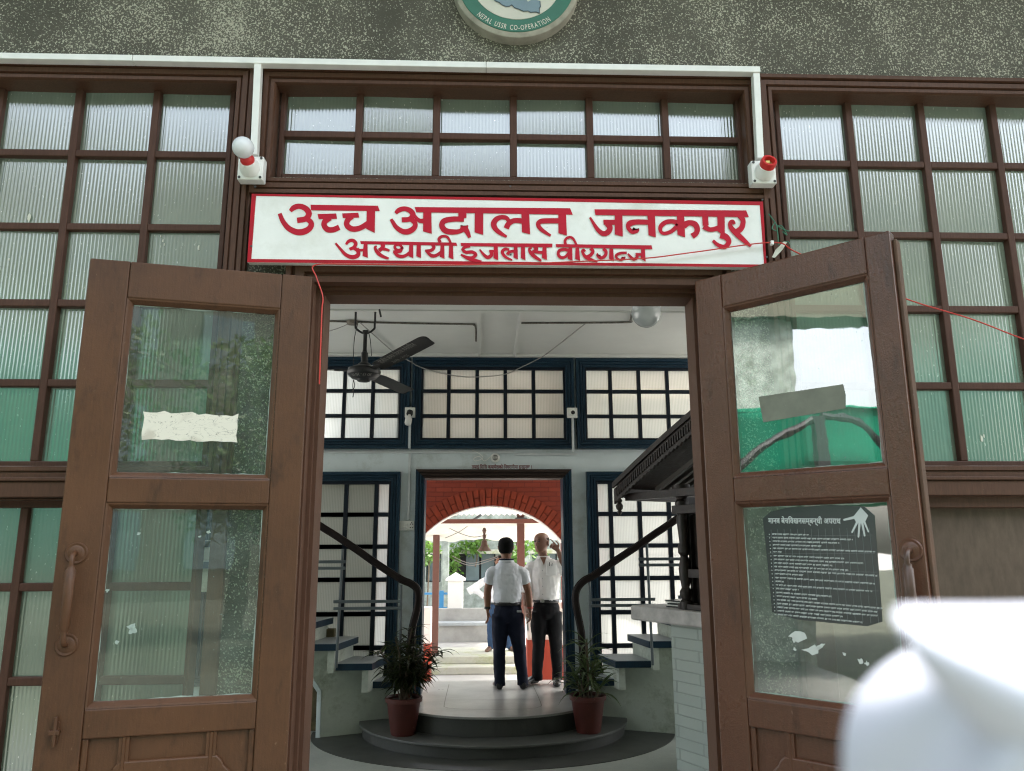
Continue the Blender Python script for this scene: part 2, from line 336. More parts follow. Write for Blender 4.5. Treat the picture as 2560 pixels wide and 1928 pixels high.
# ------------------------------------------------------------------ mesh builder
class MB:
    def __init__(s): s.v = []; s.f = []; s.mi = []; s.m = 0; s.xf = None
    def add(s, vs_, fs):
        o = len(s.v)
        for p in vs_:
            p = Vector(p); s.v.append(s.xf(p) if s.xf else p)
        for f in fs: s.f.append([o+i for i in f]); s.mi.append(s.m)
    def box(s, x0, x1, y0, y1, z0, z1):
        if x0 > x1: x0, x1 = x1, x0
        if y0 > y1: y0, y1 = y1, y0
        if z0 > z1: z0, z1 = z1, z0
        s.add([(x0, y0, z0), (x1, y0, z0), (x1, y1, z0), (x0, y1, z0), (x0, y0, z1), (x1, y0, z1), (x1, y1, z1), (x0, y1, z1)],
              [(0, 3, 2, 1), (4, 5, 6, 7), (0, 1, 5, 4), (1, 2, 6, 5), (2, 3, 7, 6), (3, 0, 4, 7)])
        return s
    def prism(s, pts, a, b):                       # closed outline pts (Vectors) swept from offset a to offset b (Vectors)
        n = len(pts); a = Vector(a); b = Vector(b)
        s.add([Vector(p)+a for p in pts]+[Vector(p)+b for p in pts],
              [list(range(n))[::-1], list(range(n, 2*n))]+[(i, (i+1) % n, n+(i+1) % n, n+i) for i in range(n)])
        return s
    def quad(s, a, b, c, d): s.add([a, b, c, d], [(0, 1, 2, 3)]); return s
    def rings(s, rs, close=True, cap=True):
        n = len(rs[0]); o = []
        for r in rs: o += list(r)
        fs = []
        for i in range(len(rs)-1):
            for j in range(n if close else n-1):
                fs.append((i*n+j, i*n+(j+1) % n, (i+1)*n+(j+1) % n, (i+1)*n+j))
        if cap:
            fs.append(list(range(n))[::-1]); fs.append([(len(rs)-1)*n+j for j in range(n)])
        s.add(o, fs); return s
    def tube(s, path, rad, n=8, cap=True):
        path = [Vector(p) for p in path]; rs = []; prev = None
        for i, p in enumerate(path):
            d = (path[min(i+1, len(path)-1)]-path[max(i-1, 0)]).normalized()
            if prev is None:
                a = Vector((0, 0, 1)) if abs(d.z) < .9 else Vector((1, 0, 0)); x = d.cross(a).normalized()
            else:
                x = (prev-d*prev.dot(d)).normalized()
            prev = x; y = d.cross(x); r = rad[i] if hasattr(rad, '__len__') else rad
            rs.append([p+x*(r*math.cos(2*math.pi*j/n))+y*(r*math.sin(2*math.pi*j/n)) for j in range(n)])
        return s.rings(rs, True, cap)
    def lathe(s, prof, origin=(0, 0, 0), n=24, axis=(0, 0, 1), cap=True):   # prof: (radius, height)
        ax = Vector(axis).normalized(); t = Vector((0, 0, 1)) if abs(ax.z) < .9 else Vector((1, 0, 0))
        x = ax.cross(t).normalized(); y = ax.cross(x); o = Vector(origin)
        return s.rings([[o+ax*h+x*(max(r, 1e-4)*math.cos(2*math.pi*j/n))+y*(max(r, 1e-4)*math.sin(2*math.pi*j/n)) for j in range(n)] for r, h in prof], True, cap)
    def build(s, name, mat, parent=None, smooth=False, bevel=0.0, props=None, solid=0.0, seg=2):
        me = bpy.data.meshes.new(name); off = parent_origin(parent)
        me.from_pydata([tuple(p-off) for p in s.v], [], s.f)
        mats = mat if isinstance(mat, (list, tuple)) else [mat]
        for m in mats: me.materials.append(m)
        if len(mats) > 1: me.polygons.foreach_set('material_index', s.mi)
        bm = bmesh.new(); bm.from_mesh(me); bmesh.ops.recalc_face_normals(bm, faces=bm.faces); bm.to_mesh(me); bm.free()
        if smooth:
            me.polygons.foreach_set('use_smooth', [True]*len(me.polygons))
            try: me.set_sharp_from_angle(angle=R(smooth if smooth is not True else 40))
            except Exception: pass
        me.update()
        o = bpy.data.objects.new(name, me); col.objects.link(o)
        if parent is not None: o.parent = parent
        if solid: md = o.modifiers.new('solid', 'SOLIDIFY'); md.thickness = solid; md.offset = 0
        if bevel: md = o.modifiers.new('bevel', 'BEVEL'); md.width = bevel; md.segments = seg; md.limit_method = 'ANGLE'; md.angle_limit = R(35)
        if props: tag(o, **props)
        return o
def parent_origin(p):
    o = Vector((0, 0, 0))
    while p is not None: o = o+p.location; p = p.parent
    return o
def tag(o, label=None, cat=None, group=None, kind=None):
    if label: o['label'] = label
    if cat: o['category'] = cat
    if group: o['group'] = group
    if kind: o['kind'] = kind
    elif cat: o['kind'] = 'thing'
    return o
def thing(name, label, cat, loc=(0, 0, 0), group=None):
    o = bpy.data.objects.new(name, None); col.objects.link(o); o.location = loc; o.empty_display_size = .1
    return tag(o, label, cat, group)
def struct(mb, name, mat, **kw):
    return tag(mb.build(name, mat, **kw), kind='structure')
def smoothpath(pts, n=6):
    pts = [Vector(p) for p in pts]; out = []
    for i in range(len(pts)-1):
        p0 = pts[max(i-1, 0)]; p1 = pts[i]; p2 = pts[i+1]; p3 = pts[min(i+2, len(pts)-1)]
        for j in range(n):
            t = j/n
            out.append(.5*((2*p1)+(p2-p0)*t+(2*p0-5*p1+4*p2-p3)*t*t+(3*p1-p0-3*p2+p3)*t**3))
    out.append(pts[-1]); return out
def casing(mb, x0, x1, z0, z1, prof, sides='LTRB'):
    """mitred moulding round the rectangle; prof = [(outward offset, y)] from the opening outwards"""
    cor = lambda o: [(x0-o, z0-o), (x0-o, z1+o), (x1+o, z1+o), (x1+o, z0-o)]
    idx = {'L': (0, 1), 'T': (1, 2), 'R': (2, 3), 'B': (3, 0)}
    for sd_ in sides:
        a, b = idx[sd_]
        rs = []
        for o, y in prof:
            c = cor(o)
            ca, cb = list(c[a]), list(c[b])
            if sd_ in 'LR' and 'B' not in sides:
                (ca if a in (0, 3) else cb)[1] = z0
            rs.append([(ca[0], y, ca[1]), (cb[0], y, cb[1])])
        vs_ = [p for r in rs for p in r]
        mb.add(vs_, [(2*i, 2*i+1, 2*i+3, 2*i+2) for i in range(len(rs)-1)])
    return mb
def text_mesh(body, size=1.0, embolden=0.0, space=1.0):
    cu = bpy.data.curves.new('t', 'FONT'); cu.body = body; cu.size = size; cu.space_character = space; cu.resolution_u = 3; cu.offset = embolden*size
    o = bpy.data.objects.new('t', cu); col.objects.link(o); bpy.context.view_layer.update()
    dg = bpy.context.evaluated_depsgraph_get(); me = bpy.data.meshes.new_from_object(o.evaluated_get(dg))
    vs_ = [v.co.copy() for v in me.vertices]; fs = [tuple(p.vertices) for p in me.polygons]
    bpy.data.objects.remove(o); bpy.data.curves.remove(cu); bpy.data.meshes.remove(me)
    return vs_, fs
def strokes(mb, lst, to3d, step=.00006):
    """brush strokes: each [(x, y, width)...] smoothed, drawn as flat paint ribbons; polygons as ('poly', [...]) """
    for i, s in enumerate(lst):
        if s[0] == 'poly':
            pts = [to3d(x, y, i*step) for x, y in s[1]]; mb.add(pts, [tuple(range(len(pts)))]); continue
        P_ = smoothpath([(x, y, wd) for x, y, wd in s], 5); n = len(P_); vs_ = []
        for j, p in enumerate(P_):
            a = P_[max(j-1, 0)]; b = P_[min(j+1, n-1)]; d = Vector((b.x-a.x, b.y-a.y)); d.normalize(); nx, ny = -d.y, d.x
            vs_ += [to3d(p.x+nx*p.z/2, p.y+ny*p.z/2, i*step), to3d(p.x-nx*p.z/2, p.y-ny*p.z/2, i*step)]
        mb.add(vs_, [(2*j, 2*j+1, 2*j+3, 2*j+2) for j in range(n-1)])

# ================================================================== SETTING: ground, floors, ceiling
FZ = .05                                            # hall floor level
struct(MB().box(-200, 200, -200, 300, -.45, -.2), 'ground', M['ground'])
struct(MB().box(-9, 9, -4.2, -.11, -.19, 0), 'porch_floor', terrazzo('porch_floor_stone', (.16, .16, .145), .5))
struct(MB().box(-4.6, 4.8, -.11, 5.2, -.19, FZ), 'hall_floor', M['floor'])
AX = .1                                             # axis of the doorway
mb = MB(); n = 64; cy0 = 5.05
def arc(rx, ry, z, a0=math.pi, a1=2*math.pi, n=64, cx=AX, cy=None):
    cy = cy0 if cy is None else cy
    return [Vector((cx+rx*math.cos(a0+(a1-a0)*i/n), cy+ry*math.sin(a0+(a1-a0)*i/n), z)) for i in range(n+1)]
mb.prism(arc(1.75, 1.42, 0), (0, 0, FZ+.001), (0, 0, FZ+.005))
struct(mb, 'dark_floor_ring', M['floordark'])

# ceiling slab of the hall with two coves and a front beam
mb = MB()
mb.box(-4.6, 4.8, .15, 5.3, 3.87, 4.3)
struct(mb, 'ceiling', M['ceil'])
bz = 3.70
mb = MB().box(-4.6, 4.8, 2.62, 3.05, bz, 3.868); mb.box(-4.6, 4.8, 3.05, 3.085, bz-.012, bz+.03)
mb.build('ceiling_beam', M['ceil'], bevel=.004, props=dict(label='pale cross beam under the hall ceiling just inside the doorway', cat='beam'))
for i, (xa, xb) in enumerate(((-.075, -.045), (.31, .34))):
    mb = MB().box(xa, xb, 3.09, 5.19, 3.845, 3.868); mb.box(xa+.008, xb-.008, 3.09, 5.19, 3.835, 3.844)
    mb.build('ceiling_moulding', M['ceil'], props=dict(label='thin ceiling moulding strip, %s of the pair beyond the beam' % ('left one' if i == 0 else 'right one'), cat='moulding', group='moulding strips on the hall ceiling'))
mb = MB().box(-4.6, 4.8, 5.15, 5.198, 3.835, 3.868)
mb.build('cornice', M['ceil'], props=dict(label='pale cornice where the hall ceiling meets the blue window tops', cat='cornice'))

# ================================================================== FRONT FACADE
YW, YC = -.07, -.10                                 # wall face, casing face
ZR = [3.401-.3238*i for i in range(5)]              # glazing bar heights
PITCHX = .3223
mb = MB()
mb.box(-6, 6, YW, .15, 3.768, 7.2)                   # band above the windows
mb.box(-1.0, -.70, YW, .13, -.19, 2.93); mb.box(.90, 1.2, YW, .13, -.19, 2.93); mb.box(-1.0, 1.2, YW, .13, 2.931, 3.28)
mb.box(-6, -4.6, YW, .15, -.19, 3.8); mb.box(4.8, 6, YW, .15, -.19, 3.8)
mb.build('facade_wall', M['pebble'], props=dict(label='dark pebble-dash front wall with pale flecks, running above the brown windows', cat='wall'))

PROF = [(.002, .012), (-.001, YC+.012), (.004, YC), (.018, YC), (.021, YC+.008), (.025, YC+.008), (.028, YC-.004), (.048, YC-.004), (.051, YC+.006), (.055, YC+.006), (.058, YC-.010), (.074, YC-.010), (.077, YW+.01)]
def grid_window(name, label, x0, x1, z0, z1, vbars, hbars, casing_sides, mats, group, barw=.03, yf=-.028, pane_mat=None, prof=PROF, Y=0.0, crect=None, proud=0.0):
    t = thing(name, label, 'window', ((x0+x1)/2, Y, z0), group)
    mb = MB()
    cr = crect or (x0, x1, z0, z1)
    if prof: casing(mb, *cr, [(o, Y+y-(proud if y < -.06 else 0)) for o, y in prof], casing_sides)
    if mb.f: mb.build('casing', mats[0], t)
    mb = MB(); e = .0015
    ys, ye = Y+yf, Y+.012
    xs = [x0]+list(vbars)+[x1]; zs = [z0]+list(hbars)+[z1]
    mb.box(x0-.004, x0+barw*.55, ys-.001, ye, z0, z1); mb.box(x1-barw*.55, x1+.004, ys-.001, ye, z0, z1)
    mb.box(x0+barw*.55, x1-barw*.55, ys-.002, ye, z1-barw*.8, z1+.004); mb.box(x0+barw*.55, x1-barw*.55, ys-.002, ye, z0-.004, z0+barw*.6)
    for x in vbars: mb.box(x-barw/2, x+barw/2, ys+.001, ye, z0+barw*.6, z1-barw*.8)
    for z in hbars:
        for a, b in zip(xs[:-1], xs[1:]):
            mb.box(a+barw/2-.001, b-barw/2+.001, ys+.003, ye-.001, z-barw/2, z+barw/2)
    mb.build('glazing_bars', mats[1], t, bevel=.004)
    mb = MB()
    for a, b in zip(xs[:-1], xs[1:]):
        for c, d in zip(zs[:-1], zs[1:]):
            tl = random.uniform(-.004, .004); tz = random.uniform(-.006, .006)
            mb.quad((a, Y+tl, c), (b, Y-tl, c), (b, Y-tl+tz, d), (a, Y+tl+tz, d))
    mb.build('panes', pane_mat, t)
    return t
LX1, RX0 = -1.063, 1.255
vl = [-1.3854-PITCHX*i for i in range(10)]; vr = [1.577+PITCHX*i for i in range(10)]
FM = (M['frame'], M['bars'])
grid_window('ribbed_window', 'tall brown many-paned ribbed window left of the red-lettered sign', -4.6, LX1, 2.107, 3.752, vl[::-1], ZR[:4][::-1], 'LTRB', FM, None, pane_mat=M['ribbed'], crect=(-4.6, -1.032, 2.10, 3.690), proud=.004)
grid_window('ribbed_window', 'tall brown many-paned ribbed window right of the red-lettered sign', RX0, 4.8, 2.107, 3.752, vr, ZR[:4][::-1], 'LTRB', FM, None, pane_mat=M['ribbed'], crect=(1.216, 4.8, 2.10, 3.690), proud=.004)
grid_window('transom_window', 'wide two-row brown transom window above the red-lettered sign', -.862, 1.098, 3.30, 3.752, [-.862+.3267*i for i in range(1, 6)], [3.503], 'LTRB', FM, None, pane_mat=M['ribbed'], crect=(-.872, 1.094, 3.268, 3.690))
grid_window('ribbed_window', 'lower brown ribbed window behind the left door leaf, below the cross rail', -4.6, LX1, .55, 1.975, [x-.012 for x in vl[::-1]], [1.0, 1.334, 1.662], 'LTRB', FM, None, pane_mat=M['ribbed'], prof=[(o*.28, y+.015) for o, y in PROF])
random.seed(12)
for spots_, lb_ in ((((63, 470, .02), (352, 520, .008), (347, 510, .006), (355, 528, .006), (429, 535, .014), (20, 560, .006)), 'small white flecks stuck to the left ribbed window'), (((2121, 948, .016), (2126, 942, .008), (1895, 600, .006), (2090, 610, .005)), 'small white flecks stuck to the right ribbed window')):
    mb = MB()
    for x_, y_, r_ in spots_:
        c_ = PY(x_, y_, -.006); mb.prism([c_+Vector((r_*.38*math.cos(a_)*random.uniform(.5, 1.2), 0, r_*math.sin(a_)*random.uniform(.6, 1.2))) for a_ in [2*math.pi*q_/9 for q_ in range(9)]], (0, 0, 0), (0, .001, 0))
    tag(mb.build('paint_flecks', M['tag']), lb_, 'flecks', None, 'stuff')
# rail mouldings between the upper and lower lights
for a, b, nm in ((-4.6, LX1+.09, 'left'), (RX0-.09, 4.8, 'right')):
    mb = MB(); mb.box(a, b, YC-.02, -.02, 1.984, 2.04); mb.box(a, b, YC-.03, -.02, 2.042, 2.056) 
    mb.build('cross_rail', M['frame'], bevel=.004, props=dict(label='brown moulded cross rail under the tall %s window' % nm, cat='rail', group='cross rails of the facade'))
t = thing('timber_panel', 'flat grey-brown timber board panel under the right tall window', 'panel', (2, 0, 1.2))
MB().box(RX0, 4.8, -.03, .02, .4, 1.98).build('board', M['board'], t)
mb = MB(); mb.box(RX0, 4.8, YC+.02, -.031, 1.94, 2.0); mb.box(RX0-.09, RX0+.03, YC, -.031, .4, 1.938); mb.build('panel_frame', M['frame'], t, bevel=.004)
# dado below left window
MB().box(-4.6, -1.0, YW, .13, -.19, .51).build('low_wall', M['pebble'], props=dict(label='low pebble-dash wall under the lower left window', cat='wall'))
MB().box(1.2, 4.8, YW, .13, -.19, .395).build('low_wall', M['pebble'], props=dict(label='low pebble-dash wall under the right timber panel', cat='wall'))
# posts between transom and side windows
for xa, xb, nm in ((-1.001, -.972, 'left'), (1.206, 1.235, 'right')):
    pass
# door casing (jambs and head)
t = thing('doorway_surround', 'brown moulded double-door frame under the red-lettered sign', 'door frame', (AX, 0, 0))
DX0, DX1, DZ = -.646, .849, 2.797
dprof = [(-.001, .10), (-.001, -.02), (.012, -.02), (.012, -.045), (.026, -.045), (.026, YC), (.05, YC), (.055, YC+.01), (.062, YC+.01), (.066, YC-.006), (.1, YC-.006), (.104, YC+.008), (.112, YC+.008), (.116, YC-.012), (.135, YC-.012), (.138, YW+.005)]
mb = MB(); casing(mb, DX0, DX1, 0, DZ, dprof, 'LTR'); mb.build('moulded_casing', M['frame'], t)
mb = MB(); mb.box(DX0-.02, DX1+.02, -.018, .10, DZ+.001, DZ+.06); mb.build('head', M['frame'], t)
# frame members between sign and transom: plain posts
MB().box(-1.001, -.945, YC+.004, YW, .4, 3.765).build('window_post', M['frame'], bevel=.004, props=dict(label='brown timber post between left tall window and the sign', cat='post'))
MB().box(1.150, 1.205, YC+.004, YW, .4, 3.765).build('window_post', M['frame'], bevel=.004, props=dict(label='brown timber post between right tall window and the sign', cat='post'))

# ---- cable trunking
t = thing('cable_trunking', 'white plastic cable trunking along the top of the brown windows', 'trunking', (0, -.12, 3.8))
ya, yb = -.150, -.112
def hrail(mb, p, q, h):
    p, q = Vector(p), Vector(q); mb.prism([p, q, q+Vector((0, 0, h)), p+Vector((0, 0, h))], (0, ya, 0), (0, yb, 0))
pL = PY(0, 127, ya); pR = PY(1643, 155.5, ya); pM = PY(285, 131, ya); pM2 = PY(1050, 146, ya)
mb = MB()
for a, b in (((-4, pL.z), (pM.x-.001, pM.z)), ((pM.x+.001, pM.z), (pM2.x-.001, pM2.z)), ((pM2.x+.001, pM2.z), (pR.x, pR.z))):
    hrail(mb, (a[0], 0, a[1]), (b[0], 0, b[1]), .027)
mb.build('run', M['white'], t, bevel=.002)
def vrun(x, y0, x1, y1):
    a = PY(x, y0, ya); b = PY(x1, y1, ya); mb = MB()
    mb.prism([a+Vector((-.014, 0, 0)), a+Vector((.014, 0, 0)), b+Vector((.014, 0, 0)), b+Vector((-.014, 0, 0))], (0, .003, 0), (0, .036, 0))
    mb.build('drop', M['white'], t, bevel=.002)
for o in (vrun(556, 132, 547, 332), vrun(1635, 157, 1644, 340)): pass

# ---- lamp holders on square boxes
def lampbox(x, y, label, bulb):
    c = PY(x, y, YC-.06); t = thing('lamp_holder', label, 'lamp holder', c, 'lamp holders beside the transom window')
    mb = MB().box(c.x-.05, c.x+.05, c.y, YC-.013, c.z-.055, c.z+.045); mb.build('back_box', M['white'], t, bevel=.004)
    for dx in (-.041, .041):
        for dz in (-.046, .036): MB().lathe([(.0055, 0), (.0055, .002)], (c.x+dx, c.y-.001, c.z+dz), 10, (0, -1, 0)).build('screw', M['screw'], t)
    ax = Vector((-.02, -.92, .37)) if bulb else Vector((.05, -.9, .35)); o = c+Vector((0, -.0, -.008))
    ax.normalize()
    mb = MB().lathe([(.040, -.01), (.040, .012), (.036, .02), (.033, .034), (.030, .036)], o, 24, ax); mb.build('socket_base', M['white'], t, smooth=True)
    if bulb:
        mb = MB().lathe([(.026, .034), (.028, .045), (.024, .055), (.020, .064)], o, 20, ax); mb.build('socket_ring', M['red_plastic'], t, smooth=True)
        mb = MB().lathe([(.014, .056)]+[(max(.001, .041*math.sin(q_)), .102-.041*math.cos(q_)) for q_ in [.42+(math.pi-.42)*j_/12 for j_ in range(13)]], o, 28, ax)
        mb.build('light_bulb', M['bulb'], t, smooth=80)
    else:
        mb = MB().lathe([(.030, .03), (.033, .05), (.030, .064), (.022, .064), (.020, .04)], o, 24, ax); mb.build('socket_ring', M['red_plastic'], t, smooth=True)
        mb = MB().lathe([(.019, .03), (.019, .045)], o, 16, ax); mb.box(o.x-.012, o.x+.004, o.y-.058, o.y-.05, o.z+.012, o.z+.022); mb.build('contacts', M['brass'], t)
lampbox(541, 360, 'white lamp holder box carrying a white bulb in a red socket', True)
lampbox(1650, 369, 'empty white lamp holder box with bare red socket and no bulb', False)

# ---- medallion
Ym = YW-.055
c = PY(1115, -42, Ym); Rm_ = (PY(1115, 82, Ym)-c).length*.985
t = thing('round_medallion', 'round green and cream painted plaque with map at the top of the facade', 'plaque', (c.x, Ym, c.z))
MB().lathe([(Rm_, -.055), (Rm_, -.004), (Rm_-.006, 0), (Rm_-.03, .004)], c, 64, (0, -1, 0)).build('rim', M['medrim'], t, smooth=30)
MB().lathe([(Rm_-.020, .0), (Rm_-.022, .006)], c, 64, (0, -1, 0)).build('green_ring', M['medgreen'], t)
MB().lathe([(Rm_-.078, .0), (Rm_-.079, .0085)], c, 64, (0, -1, 0)).build('cream_field', M['medcream'], t)
def mp(px, py): 
    v = PY((800+px*.4521)/SC, py*.4521/SC, Ym-.0095); return v
mpoly = [(955, -20), (965, 5), (990, 15), (1010, 30), (1030, 38), (1048, 36), (1060, 28), (1075, 44), (1100, 52), (1125, 64), (1150, 62), (1165, 70), (1195, 68), (1214, 76), (1212, 50), (1219, 40), (1216, 8), (1180, -5), (1150, 12), (1120, -30)]
MB().prism([mp(*p) for p in mpoly], (0, 0, 0), (0, -.002, 0)).build('map', M['medblue'], t)
mb = MB(); mb.tube([mp(*p)+Vector((0, -.002, 0)) for p in mpoly[1:17]], .002, 5); mb.build('map_outline', M['rivet'], t)
mb = MB(); s_ = 'NEPAL USSR CO-OPERATION'; rt = Rm_*.85; a0, a1 = R(226), R(307)
adv = [(.5 if ch == ' ' else max(v.x for v in text_mesh(ch, 1.0)[0])+.16) for ch in s_]; tot = sum(adv); run = 0
for i, ch in enumerate(s_):
    run += adv[i]
    if ch == ' ': continue
    a = a0+(a1-a0)*(run-adv[i]/2)/tot; vs_, fs = text_mesh(ch, .034, embolden=.012); xk = (a1-a0)*rt/(tot*.034)
    wd = max(v.x for v in vs_); rot = a+math.pi/2; ca, sa = math.cos(rot), math.sin(rot)
    bx, bz_ = c.x+rt*math.cos(a)-0, c.z+rt*math.sin(a)
    rr = .013
    out = []
    for v in vs_:
        lx, lz = (v.x-wd/2)*xk, v.y-rr
        out.append((bx+lx*ca-lz*sa, Ym-.0075, bz_+lx*sa+lz*ca))
    mb.add(out, fs)
mb.build('lettering', M['medcream'], t)

# ---- main sign
Ys = -.145
q = [PY(553-9, 419, Ys), PY(1648, 436, Ys), PY(1656, 578, Ys), PY(534, 567, Ys)]
t = thing('name_board', 'white sign board with red Devanagari court name and red border', 'sign', (AX, Ys, 3.05))
MB().prism(q, (0, 0, 0), (0, .032, 0)).build('board', M['signwhite'], t, bevel=.003)
for fx_, fz_ in ((-.91, 3.20), (-.91, 2.95), (.1, 3.215), (.1, 2.925), (1.12, 3.17), (1.12, 2.925)): MB().lathe([(.004, 0), (.004, .003)], (fx_, Ys-.0005, fz_), 10, (0, -1, 0)).build('nail', M['screw'], t)
def zz4(x, y): return ((600+x*.31646)/SC, (470+y*.31646)/SC)
def s3(x, y, d): return PY(*zz4(x, y), Ys)+Vector((0, -.0016-d, 0))
mb = MB()
def edge(a, b, wa, wb):
    n_ = 14
    for i in range(n_):
        p = [a.lerp(b, i/n_), a.lerp(b, (i+1)/n_)]; r_ = [wa.lerp(wb, i/n_), wa.lerp(wb, (i+1)/n_)]
        mb.quad(p[0], p[1], r_[1], r_[0])
off = Vector((0, -.0012, 0)); qq = [v+off for v in q]
inn = [v+off for v in (PY(*zz4(128, 64), Ys), PY(*zz4(2022+2083, 138), Ys), PY(*zz4(2022+2118, 606), Ys), PY(*zz4(90, 562), Ys))]
for i in range(4): edge(qq[i], qq[(i+1) % 4], inn[i], inn[(i+1) % 4])
mb.build('border', M['signredb'], t)
O = 2022
def sh(l): return [(x+O, y, w_) for x, y, w_ in l]
L1 = [
 [(398, 185, 28), (425, 158, 42), (470, 146, 42), (520, 165, 46), (545, 205, 48), (520, 245, 44), (452, 258, 44)],
 [(525, 243, 40), (562, 275, 42), (555, 315, 46), (510, 345, 50), (450, 350, 48), (385, 320, 44), (340, 265, 38), (314, 203, 32)],
 ('poly', [(558, 134), (1090, 142), (1105, 185), (562, 178)]),
 ('poly', [(613, 208), (760, 203), (768, 246), (622, 248)]),
 [(712, 235, 50), (675, 262, 46), (665, 295, 44), (690, 328, 46), (735, 332, 44), (785, 312, 44)],
 ('poly', [(808, 203), (935, 197), (943, 236), (812, 240)]),
 [(885, 225, 46), (852, 255, 44), (845, 295, 44), (885, 325, 44), (950, 318, 42), (1030, 270, 44)],
 ('poly', [(1002, 170), (1068, 172), (1065, 357), (998, 325)]),
 [(1230, 202, 26), (1255, 178, 38), (1300, 166, 38), (1345, 182, 42), (1367, 215, 44), (1340, 248, 40), (1278, 254, 40)],
 [(1345, 245, 38), (1382, 278, 38), (1378, 315, 42), (1335, 345, 46), (1285, 345, 42), (1235, 312, 36), (1210, 275, 30), (1193, 248, 24)],
 [(1380, 222, 26), (1400, 248, 30), (1425, 262, 34), (1455, 262, 40)],
 ('poly', [(1448, 180), (1512, 182), (1515, 364), (1446, 345)]),
 ('poly', [(1380, 153), (O+585, 162), (O+607, 214), (1392, 194)]),
 [(1757, 190, 64), (1757, 240, 64)],
 [(1770, 250, 40), (1690, 248, 42), (1615, 262, 44), (1595, 300, 44), (1625, 340, 46), (1690, 350, 42), (1745, 340, 36), (1770, 310, 60), (1772, 300, 62)],
 [(1770, 312, 50), (1795, 350, 40), (1815, 395, 24)],
 ('poly', [(1855, 185), (1922, 190), (1921, 373), (1853, 353)]),
 sh([(100, 262, 30), (80, 238, 34), (40, 234, 36), (0, 252, 42), (-18, 290, 46), (0, 330, 40), (40, 362, 32), (85, 388, 18)]),
 sh([(82, 322, 44), (100, 285, 42), (145, 260, 40), (212, 264, 42)]),
 ('poly', [(O+200, 195), (O+262, 198), (O+270, 369), (O+205, 352)]),
 sh([(500, 262, 42), (420, 262, 42), (355, 266, 40), (333, 292, 36), (360, 332, 32), (432, 380, 20)]),
 ('poly', [(O+492, 200), (O+553, 202), (O+560, 379), (O+493, 360)]),
 ('poly', [(O+777, 171), (O+1975, 180), (O+1996, 233), (O+785, 217)]),
 ('poly', [(O+938, 212), (O+998, 214), (O+1001, 387), (O+938, 370)]),
 ('poly', [(O+847, 254), (O+941, 254), (O+941, 294), (O+850, 294)]),
 sh([(882, 285, 50), (900, 320, 44), (880, 355, 44), (842, 362, 40), (798, 325, 32), (742, 235, 16)]),
 ('poly', [(O+1196, 217), (O+1255, 219), (O+1262, 394), (O+1204, 375)]),
 sh([(1205, 274, 40), (1110, 272, 42), (1055, 285, 46), (1046, 320, 34), (1075, 348, 36), (1102, 335, 54), (1104, 330, 52)]),
 ('poly', [(O+1428, 222), (O+1486, 224), (O+1493, 394), (O+1432, 372)]),
 sh([(1440, 285, 46), (1400, 268, 36), (1345, 272, 36), (1302, 305, 36), (1300, 345, 28), (1330, 362, 28), (1385, 345, 32), (1440, 295, 36)]),
 sh([(1480, 300, 56), (1525, 278, 42), (1570, 290, 46), (1588, 325, 44), (1580, 360, 42), (1548, 385, 46)]),
 sh([(1650, 220, 46), (1655, 300, 48)]),
 sh([(1640, 305, 46), (1690, 332, 36), (1760, 318, 40)]),
 ('poly', [(O+1747, 225), (O+1805, 228), (O+1806, 385), (O+1748, 345)]),
 sh([(1770, 375, 50), (1815, 390, 48), (1838, 430, 40), (1805, 468, 36), (1755, 455, 30), (1712, 418, 22)]),
 sh([(1925, 222, 44), (1950, 262, 40), (1938, 318, 44), (1900, 350, 46)]),
 sh([(1880, 290, 24), (1868, 268, 30), (1848, 280, 30), (1856, 318, 38), (1905, 370, 44), (1955, 415, 38), (2012, 464, 20)]),
]
